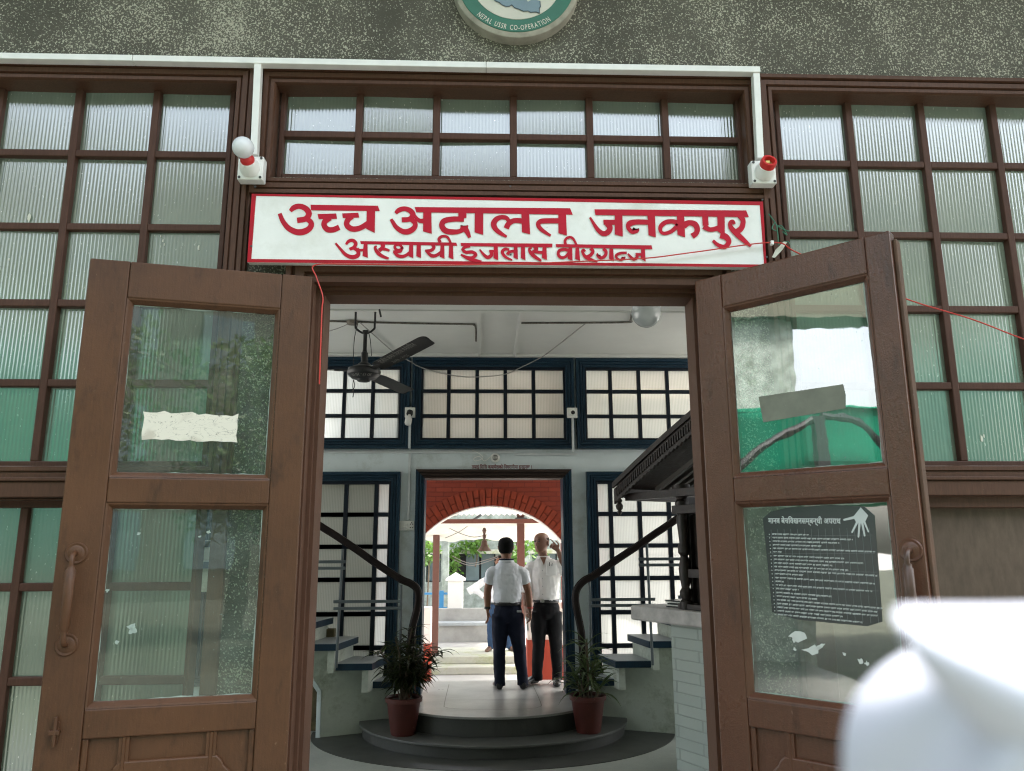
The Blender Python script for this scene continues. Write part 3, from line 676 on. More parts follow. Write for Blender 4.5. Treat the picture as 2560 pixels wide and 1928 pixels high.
L2 = [
 ('poly', [(950, 421), (1708, 433), (1717, 459), (955, 445)]),
 [(838, 448, 18), (860, 422, 26), (892, 416, 28), (915, 440, 30), (900, 470, 26), (865, 486, 24)],
 [(895, 472, 28), (932, 500, 30), (930, 535, 34), (885, 548, 34), (835, 528, 28), (795, 485, 22), (755, 438, 16)],
 [(928, 478, 18), (945, 492, 20), (985, 492, 22)],
 ('poly', [(978, 440), (1008, 441), (1010, 554), (968, 538)]),
 [(1128, 445, 36), (1128, 470, 32), (1100, 498, 28)],
 [(1082, 462, 14), (1066, 472, 20), (1085, 508, 30), (1120, 538, 28), (1175, 560, 18)],
 [(1095, 488, 20), (1140, 484, 24), (1182, 498, 18)],
 [(1285, 478, 22), (1262, 452, 20), (1235, 452, 20), (1222, 470, 20), (1240, 492, 24), (1268, 490, 22), (1288, 472, 18)],
 [(1275, 485, 24), (1262, 505, 24), (1210, 505, 20)],
 [(1215, 505, 18), (1250, 538, 28), (1300, 540, 26), (1350, 505, 24)],
 ('poly', [(1338, 445), (1368, 446), (1370, 558), (1332, 540)]),
 ('poly', [(1396, 446), (1428, 447), (1430, 556), (1393, 541)]),
 [(1520, 448, 26), (1532, 472, 26), (1510, 495, 26), (1462, 498, 18)],
 [(1470, 498, 18), (1510, 535, 28), (1550, 535, 26), (1600, 500, 24)],
 ('poly', [(1585, 447), (1614, 448), (1616, 562), (1578, 546)]),
 ('poly', [(1652, 449), (1683, 450), (1686, 567), (1648, 550)]),
 [(1582, 432, 26), (1572, 405, 24), (1600, 384, 22), (1640, 392, 20), (1665, 438, 18)],
 ('poly', [(1742, 437), (O+445, 442), (O+445, 472), (1748, 461)]),
 [(1818, 460, 26), (1782, 468, 24), (1760, 488, 24), (1785, 510, 26), (1835, 508, 26), (1862, 530, 28), (1835, 552, 24), (1790, 548, 20), (1748, 528, 14)],
 [(1745, 528, 14), (1800, 560, 24), (1850, 572, 26), (1908, 582, 14)],
 ('poly', [(2005, 458), (2036, 459), (2040, 574), (2002, 556)]),
 ('poly', [(1968, 492), (2008, 492), (2008, 514), (1970, 512)]),
 [(1985, 505, 26), (1985, 535, 28), (1955, 550, 28), (1925, 528, 22), (1893, 488, 12)],
 [(2125, 492, 22), (2095, 485, 24), (2072, 506, 26), (2085, 535, 24), (2110, 555, 20), (2150, 572, 14)],
 [(2112, 530, 26), (2128, 508, 24), (2170, 500, 22)],
 ('poly', [(2163, 460), (2192, 461), (2196, 568), (2160, 552)]),
 ('poly', [(O+198, 465), (O+228, 466), (O+233, 575), (O+196, 556)]),
 sh([(308, 466, 34), (318, 490, 30), (290, 512, 26)]),
 sh([(282, 478, 14), (262, 484, 18), (275, 515, 28), (310, 548, 28), (358, 578, 16)]),
 sh([(285, 502, 20), (330, 510, 24), (375, 512, 22)]),
 ('poly', [(O+368, 468), (O+398, 469), (O+403, 573), (O+362, 554)]),
 ('poly', [(O+470, 446), (O+1228, 456), (O+1235, 487), (O+476, 470)]),
 sh([(580, 500, 28), (540, 488, 24), (500, 498, 24), (492, 530, 24), (515, 552, 24), (550, 545, 22), (582, 505, 24)]),
 ('poly', [(O+572, 474), (O+602, 475), (O+604, 580), (O+566, 562)]),
 ('poly', [(O+628, 476), (O+656, 477), (O+664, 580), (O+624, 562)]),
 sh([(552, 462, 24), (545, 420, 22), (570, 394, 20), (605, 400, 20), (636, 452, 16)]),
 sh([(748, 478, 30), (765, 505, 26), (745, 535, 28), (718, 548, 28)]),
 sh([(705, 505, 16), (690, 492, 20), (682, 508, 20), (705, 545, 26), (745, 568, 26), (802, 586, 14)]),
 sh([(845, 484, 24), (868, 505, 26), (860, 540, 26), (825, 556, 26), (808, 535, 34), (810, 530, 32)]),
 ('poly', [(O+895, 482), (O+925, 483), (O+930, 581), (O+892, 562)]),
 sh([(1032, 516, 20), (985, 518, 22), (950, 535, 22), (955, 558, 18), (985, 572, 18), (1005, 555, 32), (1006, 550, 30)]),
 ('poly', [(O+1146, 484), (O+1175, 485), (O+1181, 585), (O+1142, 562)]),
 ('poly', [(O+1100, 516), (O+1148, 518), (O+1148, 540), (O+1104, 538)]),
 sh([(1112, 532, 24), (1112, 555, 24), (1085, 566, 24), (1060, 545, 20), (1040, 522, 12)]),
]
mb = MB(); strokes(mb, L1, s3); mb.build('upper_lettering', M['signred'], t)
mb = MB(); strokes(mb, L2, s3); mb.build('lower_lettering', M['signred'], t)

# ---- red wire strung across the sign, with a clip; green twine with a pale tag
pts = [PY(695, 680, -.16), PY(697, 640, -.16), PY(684, 600, -.16), PY(680, 573, -.16), PY(760, 571, -.165), PY(950, 573, -.165), PY(1150, 569, -.165), PY(1250, 565, -.165), PY(1395, 558, -.165), PY(1500, 545, -.165), PY(1668, 524, -.165), PY(1720, 545, -.16), PY(1850, 604, -.15), PY(1975, 652, -.15), PY(2100, 690, -.15), PY(2212, 733, -.15), PY(2400, 800, -.15)]
pts = [PY(690, 830, -.15)]+pts
MB().tube(smoothpath(pts, 8), .0026, 6).build('red_wire', M['wire_red'], smooth=True, props=dict(label='thin red wire strung across the sign and down the left jamb', cat='wire'))
c = PY(1668, 524, -.168); MB().box(c.x-.006, c.x+.006, c.y-.004, c.y+.012, c.z-.01, c.z+.008).build('wire_clip', M['white'], bevel=.002, props=dict(label='small white clip holding the red wire on the right post', cat='clip'))
t = thing('twine_tag', 'frayed green twine with a pale pointed tag on the right post', 'tag', PY(1685, 490, -.13))
mb = MB()
for ps in ([(1660, 462), (1670, 475), (1678, 490), (1682, 530)], [(1676, 485), (1690, 495), (1705, 500)], [(1678, 492), (1688, 488), (1700, 508), (1690, 500)], [(1682, 528), (1700, 522), (1706, 528)], [(1674, 480), (1668, 494), (1680, 500)]):
    mb.tube(smoothpath([PY(x, y, -.13-.01*random.random()) for x, y in ps], 5), .0025, 5)
mb.build('twine', M['twine'], t)
pp = [(1694, 522), (1700, 524), (1690, 540), (1674, 557), (1668, 556), (1676, 540)]
MB().prism([PY(x, y, -.15) for x, y in pp], (0, 0, 0), (0, .003, .002)).build('paper_tag', M['tag'], t)

# ================================================================== DOOR LEAVES
def door_leaf(label, hinge, free, mat, glassmat, w):
    h = PY(*hinge, -.13); zt = h.z; f = PZ(*free, zt)
    u = (f-h); u.z = 0; u.normalize(); nrm = Vector((u.y, -u.x, 0))
    if nrm.dot(Vector(CAM)-h) < 0: nrm = -nrm
    t = thing('door_leaf', label, 'door', (h.x, h.y, 0))
    X = lambda p: Vector((h.x, h.y, 0))+u*p.x+nrm*p.y+Vector((0, 0, p.z))    # (u, n, z)
    th = .05
    U = [0, .105, .655, w]
    V = [.02, .20, 1.19, 1.285, 1.955, 2.04, 2.69, zt]
    uL, uR = .112, (w-.135 if w > .75 else .647)
    mb = MB(); mb.xf = X
    mb.box(0, uL-.0005, -th, 0, .02, zt); mb.box(uR+.0005, w, -th, 0, .02, zt)
    for a, b in ((2.695, zt), (1.955, 2.043), (1.193, 1.285), (.02, .2)):
        mb.box(uL, uR, -th+.001, -.0015, a, b)
    mb.build('leaf_frame', mat, t, bevel=.005)
    mb = MB(); mb.xf = X                                # sloping glazing beads round both lights
    for a, b in ((1.285, 1.955), (2.043, 2.695)):
        bp = [(0, -.002), (-.006, -.004), (-.018, -.018), (-.02, -.024)]
        rs = [[(uL-o, n_, a-o), (uL-o, n_, b+o), (uR+o, n_, b+o), (uR+o, n_, a-o)] for o, n_ in bp]
        mb.rings(rs, True, False)
    mb.build('glazing_bead', mat, t)
    for a, b in ((2.043, 2.695), (1.285, 1.955)):
        mb = MB(); mb.xf = X
        mb.add([(uL+.004, -.026, a+.004), (uR-.004, -.026, a+.004), (uR-.004, -.026, b-.004), (uL+.004, -.026, b-.004)], [(0, 1, 2, 3)])
        g = mb.build('glass_pane', glassmat, t)
        mb = MB(); mb.xf = X
        x0_, x1_, z0_, z1_ = uL+.019, uR-.019, a+.019, b-.019
        random.seed(int(a*100)+int(w*1000))
        def ragged(p0, p1, k_):
            n_ = 26
            for i in range(n_):
                if i == 0: wb = .002
                wa = wb; wb = max(.0004, min(.006, wa+random.uniform(-.0022, .0021)))
                q0 = Vector(p0).lerp(Vector(p1), i/n_); q1 = Vector(p0).lerp(Vector(p1), (i+1)/n_)
                d0 = Vector(k_)*wa; d1 = Vector(k_)*wb; o_ = Vector((0, .0006, 0))
                mb.quad(q0+o_, q1+o_, q1+d1+o_, q0+d0+o_)
        N0 = -.0255
        ragged((x0_, N0, z0_), (x1_, N0, z0_), (0, 0, 1)); ragged((x0_, N0, z1_), (x1_, N0, z1_), (0, 0, -1))
        ragged((x0_, N0, z0_), (x0_, N0, z1_), (1, 0, 0)); ragged((x1_, N0, z0_), (x1_, N0, z1_), (-1, 0, 0))
        mb.build('putty_line', M['putty'], g)['kind'] = 'stuff'
    # lower timber panel with battens and shaped plaque
    mb = MB(); mb.xf = X
    mb.box(uL, uR, -.036, -.020, .2, 1.193)
    for a, b in ((uL, uL+.02), (uR-.02, uR)): mb.box(a, b, -.02, -.008, .2, 1.193)
    mb.build('lower_panel', mat, t, bevel=.004)
    mb = MB(); mb.xf = X
    um = (uL+uR)/2
    for a in (um-.145, um+.125):
        mb = MB(); mb.xf = X
        mb.prism([(a+i, j, 1.06) for i, j in ((0, -.0195), (0, -.008), (.01, -.008), (.012, -.004), (.02, -.004), (.022, -.008), (.032, -.008), (.032, -.0195))], (0, 0, 0), (0, 0, .132)); mb.build('batten', mat, t)
    mb = MB(); mb.xf = X
    pl = []
    for sx in (-1, 1):
        seg = [(.20, 1.06), (.175, 1.085), (.168, 1.1), (.15, 1.118)]
        pl += [(um+sx*a_, b_) for a_, b_ in (seg if sx < 0 else seg[::-1])]
    pl += [(um+.20, .40), (um-.20, .40)]
    mb.prism([(a_, -.0195, b_) for a_, b_ in pl], (0, 0, 0), (0, .013, 0)); mb.build('plaque', mat, t, bevel=.006, seg=2)
    # pull handle: two round roses and a bar
    uh = .722 if w > .75 else .69
    hd = MB(); hd.xf = X
    hd.tube(smoothpath([(uh, .004, 1.785), (uh, .034, 1.782), (uh, .046, 1.765), (uh, .047, 1.74)], 5), .0085, 10); hd.tube(smoothpath([(uh, .047, 1.535), (uh, .046, 1.51), (uh, .034, 1.494), (uh, .004, 1.49)], 5), .0085, 10)
    hd.tube([(uh, .047, 1.745), (uh, .047, 1.735), (uh, .047, 1.73), (uh, .047, 1.545), (uh, .047, 1.54), (uh, .047, 1.53)], [.0125, .0125, .0165, .0155, .0115, .0115], 14)
    ho = hd.build('pull_handle', M['dark_metal'] if w < .75 else mat, t, smooth=True)
    for zc in (1.785, 1.49):
        mb = MB(); mb.xf = X; mb.lathe([(.036, 0), (.036, .003), (.033, .006), (.026, .004), (.02, .007)], (uh, 0, zc), 28, (0, 1, 0)); mb.build('rose', mat, ho, smooth=30)
    return t, X, uL, uR
tL, XL, uL, uR = door_leaf('left open brown door leaf with torn white sticker on its glass', (675, 597), (195, 557), M['door'], M['glass_l'], .783)
# latch on the left leaf
mb = MB(); mb.xf = XL; mb.box(.715, .735, .0005, .008, 1.19, 1.255); mb.tube([(.725, .014, 1.18), (.725, .014, 1.27)], .007, 8); mb.box(.71, .742, .0005, .02, 1.215, 1.23); mb.build('bolt', M['door'], tL, bevel=.002)
tR, XR, uLr, uRr = door_leaf('right open dark brown door leaf holding the black poster', (1500, 608), (1920, 497), M['door2'], M['glass_r'], .729)
mb = MB(); mb.xf = XR
mb.box(.7292, .742, -.062, -.022, .02, 2.80); mb.build('meeting_strip', paint('worn_edge_paint', (.09, .05, .03), .6, .3, 12, .5, (.32, .27, .2), .3), tR, bevel=.004)

def blob(mb, pts, n0, dn=.0006): mb.prism([Vector((a, n0, b)) for a, b in pts], (0, 0, 0), (0, dn, 0))
# torn sticker, flecks of paper on the left glass
random.seed(3)
def torn(x0, x1, z0, z1, k=14, j=.006):
    o = []
    for i in range(k): o.append((x0+(x1-x0)*i/k, z0+random.uniform(0, j)))
    for i in range(4): o.append((x1-random.uniform(0, j), z0+(z1-z0)*i/4))
    for i in range(k): o.append((x1+(x0-x1)*i/k, z1-random.uniform(0, j*2)))
    for i in range(4): o.append((x0+random.uniform(0, j), z1+(z0-z1)*i/4))
    return o
mb = MB(); mb.xf = XL; blob(mb, torn(.236, .562, 2.178, 2.287), -.0252)
mb.build('torn_sticker', M['sticker'], props=dict(label='torn white paper sticker on upper glass of the left door', cat='sticker'))
def scrap(mb, cx_, cz_, r_, n0, el=1.0, ang=0):
    k_ = 11; o = []
    for i in range(k_):
        a = 2*math.pi*i/k_; rr = r_*random.uniform(.45, 1.15); x_, z_ = rr*math.cos(a)*el, rr*math.sin(a)
        o.append((cx_+x_*math.cos(ang)-z_*math.sin(ang), cz_+x_*math.sin(ang)+z_*math.cos(ang)))
    blob(mb, o, n0)
mb = MB(); mb.xf = XL
for a, b, r_ in ((.535, 1.54, .013), (.53, 1.525, .011), (.62, 1.66, .006), (.34, 1.84, .005), (.31, 1.855, .007), (.54, 1.85, .006), (.575, 1.49, .007)): scrap(mb, a, b, r_, -.0252, 1.2)
mb.build('paper_scraps', M['putty'], props=dict(label='small pale paper remnants on lower glass of the left door', cat='paper scraps', kind='stuff'))
# right leaf: sticker back, poster, white scraps
mb = MB(); mb.xf = XR; mb.prism([Vector((a, -.0252, b)) for a, b in ((.221, 2.334), (.525, 2.336), (.53, 2.30), (.526, 2.253), (.232, 2.238))], (0, 0, 0), (0, .0006, 0))
mb.build('sticker_back', M['sticker_b'], props=dict(label='grey-brown back of a sticker on upper glass of the right door', cat='sticker'))
t = thing('poster', 'black poster with white Devanagari lines and a white hand on the right door', 'poster', XR(Vector((.39, -.025, 1.73))))
mb = MB(); mb.xf = XR
po = [(.205, 1.895), (.235, 1.918), (.30, 1.93), (.45, 1.934), (.555, 1.925), (.585, 1.895), (.582, 1.75), (.577, 1.565), (.53, 1.548), (.40, 1.552), (.30, 1.556), (.215, 1.575), (.212, 1.7)]
mb.prism([Vector((a, -.0252, b)) for a, b in po], (0, 0, 0), (0, .001, 0)); mb.build('film', M['poster'], t)
mb = MB(); mb.xf = XR; N1 = -.0236
vs_, fs = text_mesh('मानव बेचविखनसम्बन्धी अपराध'.replace('वि', 'िव'), 1.0, embolden=.022); wd = max(v.x for v in vs_); s_ = .252/wd
mb.add([Vector((.225+v.x*s_, N1, 1.878+v.y*s_*1.25-v.x*s_*.03)) for v in vs_], fs)
mb.build('headline', M['posterink'], t)
# pale printed grid and hand with spread fingers
mb = MB(); mb.xf = XR
for i in range(15): a = .232+i*.0238; mb.box(a, a+.0012, N1-.0004, N1-.0002, 1.56, 1.856)
for i in range(5): b = 1.60+i*.058; mb.box(.215, .575, N1-.0006, N1-.00045, b, b+.0009)
mb.build('grid_lines', plain('poster_grid', (.09, .11, .11), .5), t)
mb = MB(); mb.xf = XR
def hs_(pts): mb.add([Vector((a, N1, b)) for a, b in pts], [tuple(range(len(pts)))])
hs_([(.545, 1.922), (.566, 1.895), (.553, 1.872), (.527, 1.872), (.518, 1.892), (.53, 1.905)])
for i, (p0, p1, w_) in enumerate((((.522, 1.89), (.488, 1.883), .009), ((.53, 1.875), (.51, 1.842), .0075), ((.537, 1.873), (.529, 1.827), .0075), ((.545, 1.873), (.549, 1.830), .0075), ((.552, 1.875), (.562, 1.843), .0065))):
    d = Vector((p1[0]-p0[0], p1[1]-p0[1])).normalized(); nn = Vector((-d.y, d.x)); k_ = i*.00008
    mb.add([Vector((p0[0]+nn.x*w_/2, N1+.0001+k_, p0[1]+nn.y*w_/2)), Vector((p0[0]-nn.x*w_/2, N1+.0001+k_, p0[1]-nn.y*w_/2)), Vector((p1[0]-nn.x*w_*.35, N1+.0001+k_, p1[1]-nn.y*w_*.35)), Vector((p1[0]+d.x*w_*.4, N1+.0001+k_, p1[1]+d.y*w_*.4)), Vector((p1[0]+nn.x*w_*.35, N1+.0001+k_, p1[1]+nn.y*w_*.35))], [(0, 1, 2, 3, 4)])
mb.build('hand_print', M['posterink'], t)
mb = MB(); mb.xf = XR; random.seed(11)
lens = [.13, .275, .23, .17, .34, .03, .24, .30, .2, .25, .34, .1, .33, .03, .32, .08, .19, .14, .345, .33, .33, .22, .28]
zc = 1.852
for i, ln in enumerate(lens):
    a = .236; zc -= .0122
    if i in (6, 12, 16): zc -= .001
    mb.box(a-.012, a-.009, N1, N1+.0002, zc-.002, zc+.001)
    while a < .236+ln:
        wd = random.uniform(.008, .026); e_ = min(a+wd, .236+ln)
        sl_ = -(a-.236)*.035
        mb.box(a, e_, N1, N1+.0002, zc+.0014+sl_, zc+.0026+sl_)
        x_ = a
        while x_ < e_-.001:
            h_ = random.uniform(.001, .003); mb.box(x_, x_+random.uniform(.0008, .002), N1, N1+.0002, zc-h_+sl_, zc+.0013+sl_); x_ += random.uniform(.0019, .0034)
        a = e_+.003
mb.build('body_lines', M['posterink'], t)
mb = MB(); mb.xf = XR; random.seed(5)
for a, b, r_, el, an in ((.30, 1.50, .017, 1.9, .2), (.285, 1.49, .010, 1, 0), (.345, 1.463, .016, 2.3, .25), (.375, 1.475, .008, 2, .5), (.50, 1.44, .010, 1.3, -.3), (.518, 1.434, .008, 1, 0), (.45, 1.458, .007, .8, 1), (.285, 1.458, .006, 1, 0)): scrap(mb, a, b, r_, -.0252, el, an)
mb.build('paper_scraps', plain('white_scrap', (.55, .58, .54), .7), props=dict(label='torn white paper remnants on lower glass of the right door', cat='paper scraps', kind='stuff'))

# ================================================================== HALL: back wall, windows, stairs
YB = 5.26                                           # face of the back wall
LZ = .34                                            # landing level
mb = MB()
dl, dr, dt = -.632, .833, 2.515                     # back doorway
XW = [-.70, .82, -.88, 1.08]
mb.box(-4.6, 4.8, YB, YB+.2, 3.81, 3.87)            # above top windows
mb.box(-4.6, dl-.02, YB, YB+.2, 2.50, 2.84); mb.box(dr+.02, 4.8, YB, YB+.2, 2.50, 2.84); mb.box(dl-.0199, dr+.0199, YB, YB+.2, 2.53, 2.84)  # between
mb.box(-.95, -.66, YB+.01, YB+.2, 2.8401, 3.8099); mb.box(.86, 1.12, YB+.01, YB+.2, 2.8401, 3.8099)
mb.box(-.93, dl-.02, YB, YB+.2, -.19, 2.4999); mb.box(dr+.02, 1.13, YB, YB+.2, -.19, 2.4999)

mb.box(-2.9, -.9301, YB, YB+.2, -.19, .54); mb.box(1.1301, 3.1, YB, YB+.2, -.19, .54)
mb.box(-4.6, -2.9001, YB, YB+.2, -.19, 2.4999); mb.box(3.1001, 4.8, YB, YB+.2, -.19, 2.4999)
bw = mb.build('back_wall', M['inwall'], props=dict(label='pale painted back wall of the hall with the far doorway and blue windows', cat='wall'))
# red painted notice above the far door
vs_, fs = text_mesh('तपाई िसिस क्यामेराको िनगरानीमा हुनुहुन्छ ।', 1.0, embolden=.018); wd = max(v.x for v in vs_)
a_ = PY(*z5(415, 33), YB); b_ = PY(*z5(832, 33), YB); s_ = (b_.x-a_.x)/wd
mb = MB(); mb.add([Vector((a_.x+v.x*s_, YB-.004, a_.z+v.y*s_*1.35)) for v in vs_], fs)
mb.build('painted_notice', plain('notice_red', (.16, .01, .02), .6), bw)
BPROF = [(-.002, -.01), (0, -.055), (.018, -.055), (.022, -.045), (.03, -.045), (.034, -.06), (.05, -.06), (.054, -.05), (.06, -.05), (.064, -.07), (.094, -.07), (.098, -.002)]
BM = (M['blue'], M['bluebar'])
BP = .3075
grid_window('blue_window', 'three-row blue window high on the back wall, straight above the far door', -.693, .882, 2.926, 3.735, [-.70+.3085*(i+1) for i in range(4)], [3.190, 3.465], 'LTRB', BM, 'high blue windows on the hall back wall', pane_mat=M['frost'], prof=BPROF, Y=YB, barw=.04)
grid_window('blue_window', 'three-row blue window high on the back wall, behind the ceiling fan', -3.1, -.905, 2.926, 3.735, [-1.213-BP*i for i in range(6)][::-1], [3.190, 3.465], 'LTRB', BM, 'high blue windows on the hall back wall', pane_mat=M['frost'], prof=BPROF, Y=YB, barw=.04)
grid_window('blue_window', 'three-row blue window high on the back wall, above the carved kiosk roof', 1.095, 3.3, 2.926, 3.735, [1.38+.316*i for i in range(6)], [3.190, 3.465], 'LTRB', BM, 'high blue windows on the hall back wall', pane_mat=M['frost'], prof=BPROF, Y=YB, barw=.04)
hb = [.801, 1.132, 1.474, 1.808, 2.138]
grid_window('blue_window', 'tall blue window behind the left staircase', -2.85, -.985, .55, 2.49, [-1.14, -1.457, -1.77, -2.08, -2.39], hb, 'LTRB', BM, 'tall blue windows beside the far door', pane_mat=M['frost'], prof=BPROF, Y=YB, barw=.045)
grid_window('blue_window', 'tall blue window behind the right staircase and kiosk', 1.185, 3.05, .55, 2.49, [1.345, 1.655, 1.97, 2.28, 2.59], hb, 'LTRB', BM, 'tall blue windows beside the far door', pane_mat=M['frost'], prof=BPROF, Y=YB, barw=.045)
t = thing('inner_doorway', 'dark blue frame of the far doorway with worn brown head', 'door frame', (AX, YB, LZ))
for sd_ in 'LR':
    mb = MB(); casing(mb, dl, dr, LZ, dt, [(-.001, YB+.2)]+[(o, YB+y) for o, y in BPROF[1:]], sd_); mb.build('jamb', M['blue'], t)
mb = MB(); casing(mb, dl, dr, LZ, dt, [(-.001, YB+.2)]+[(o, YB+y) for o, y in BPROF[1:]], 'T'); mb.build('head', timber_paint('worn_dark_head', (.035, .02, .015), .6, (.3, .25, .2)), t)

# conduit lines and sockets on the back wall
wt = plain('white_conduit', (.6, .63, .64), .5)
t = thing('wall_trunking', 'pale conduit running along the hall back wall below the high windows', 'trunking', (0, YB, 2.81))
y0, y1 = YB-.022, YB-.001
mb = MB(); mb.box(-3, .32, y0, y1, 2.786, 2.806); mb.box(.32, 1.0, y0, y1, 2.765, 2.785); mb.build('run', wt, t)
mb = MB(); mb.box(-.812, -.788, YB-.095, YB-.0705, 2.83, 3.16); mb.box(-.812, -.788, y0, y1, 2.08, 2.785); mb.build('drop', wt, t)
mb = MB(); mb.box(.938, .962, YB-.095, YB-.0705, 2.786, 3.16); mb.build('drop', wt, t)
def hallholder(x, z, bulb, label):
    t = thing('lamp_holder', label, 'lamp holder', (x, YB-.1, z), 'lamp holders between the high blue windows')
    y = YB-.072
    MB().box(x-.055, x+.055, y-.03, y, z-.055, z+.055).build('back_box', M['white'], t, bevel=.004)
    ax = Vector((-.05, -.7, -.7)) if bulb else Vector((.1, -.95, -.1)); o = Vector((x, y-.03, z))
    MB().lathe([(.034, -.005), (.034, .03), (.028, .035)], o, 20, ax).build('socket', M['white'] if not bulb else M['black'], t, smooth=True)
    if bulb: MB().lathe([(.016, .03), (.018, .045), (.03, .06), (.037, .085), (.037, .13), (.03, .15), (.001, .155)], o, 20, Vector((-.1, -.35, -.9))).build('light_bulb', M['white'], t, smooth=80)
    else: MB().lathe([(.022, .034), (.022, .037), (.001, .0375)], o, 18, ax).build('contacts', M['black'], t)
hallholder(-.80, 3.215, True, 'lamp holder with white hanging lamp on the blue post near the fan')
hallholder(.945, 3.215, False, 'empty lamp holder with a dark socket hole on the right blue post')
c = PY(*z1(1595, 1425), YB); t = thing('security_camera', 'small white dome camera above the red wall notice', 'camera', c)
MB().lathe([(.05, 0), (.05, .014), (.042, .02)], (c.x, YB-.001, c.z), 24, (0, -1, 0)).build('mount', M['white'], t, smooth=True)
MB().lathe([(.032, .018), (.030, .03), (.02, .04), (.001, .044)], (c.x, YB-.001, c.z), 20, (0, -1, 0)).build('dome', M['metal'], t, smooth=80)
mb = MB(); mb.tube(smoothpath([PY(*z1(x, y), YB-.02) for x, y in ((1410, 1362), (1480, 1400), (1495, 1430), (1440, 1450), (1425, 1430), (1470, 1415), (1510, 1450), (1560, 1415))], 6), .004, 6); mb.build('cable', M['white'], t)
c = PY(*z3(678, 262), YB); t = thing('switch_board', 'white wall socket board with four switches left of the far door', 'socket', c)
MB().box(c.x-.082, c.x+.082, YB-.025, YB-.001, c.z-.05, c.z+.05).build('plate', M['white'], t, bevel=.004)
for i in range(2):
    for j in range(2): MB().box(c.x-.06+.042*i, c.x-.03+.042*i, YB-.031, YB-.0252, c.z-.03+.034*j, c.z-.004+.034*j).build('switch', M['white'], t, bevel=.003)
mb = MB(); [mb.lathe([(.006, 0), (.006, .002)], (c.x+.055+dx, YB-.0252, c.z+dz), 10, (0, -1, 0)) for dx, dz in ((-.012, .015), (.012, .015), (0, .03), (-.012, -.02), (.012, -.02))]; mb.build('socket_holes', M['black'], t)

# ---- landing and curved steps
t = thing('curved_steps', 'two dark half-round steps leading up to the pale landing', 'steps', (AX, 4.6, FZ))
mb = MB(); mb.prism(arc(1.27, 1.10, 0), (0, 0, FZ+.006), (0, 0, .145)); mb.build('lower_riser', M['step'], t)
mb = MB(); mb.prism(arc(1.30, 1.125, 0), (0, 0, .1455), (0, 0, .165)); mb.build('lower_tread', M['tread'], t, bevel=.004)
mb = MB(); mb.prism(arc(.98, .82, 0), (0, 0, .1655), (0, 0, .315)); mb.build('upper_riser', M['step'], t)
mb = MB()
top = arc(1.0, .845, 0)
mb.prism(top, (0, 0, .3155), (0, 0, LZ-.004)); mb.build('upper_tread', M['landing'], t, bevel=.004)
struct(MB().box(-.9, 1.1, cy0, 6.13, -.19, LZ-.005), 'landing', M['landing'])
mb = MB(); pts = [PZ(x, y, LZ) for x, y in ((970, 1478), (960, 1520), (963, 1528), (985, 1531), (1060, 1533), (1140, 1531), (1165, 1527), (1168, 1518), (1150, 1478))]
pts = smoothpath(pts, 3); mb2 = []
for i in range(len(pts)-1):
    d = (pts[i+1]-pts[i]).normalized(); nn = Vector((-d.y, d.x, 0))*.004
    mb.quad(pts[i]+nn, pts[i]-nn, pts[i+1]-nn, pts[i+1]+nn)
struct(mb, 'landing_inlay', M['inlay'])

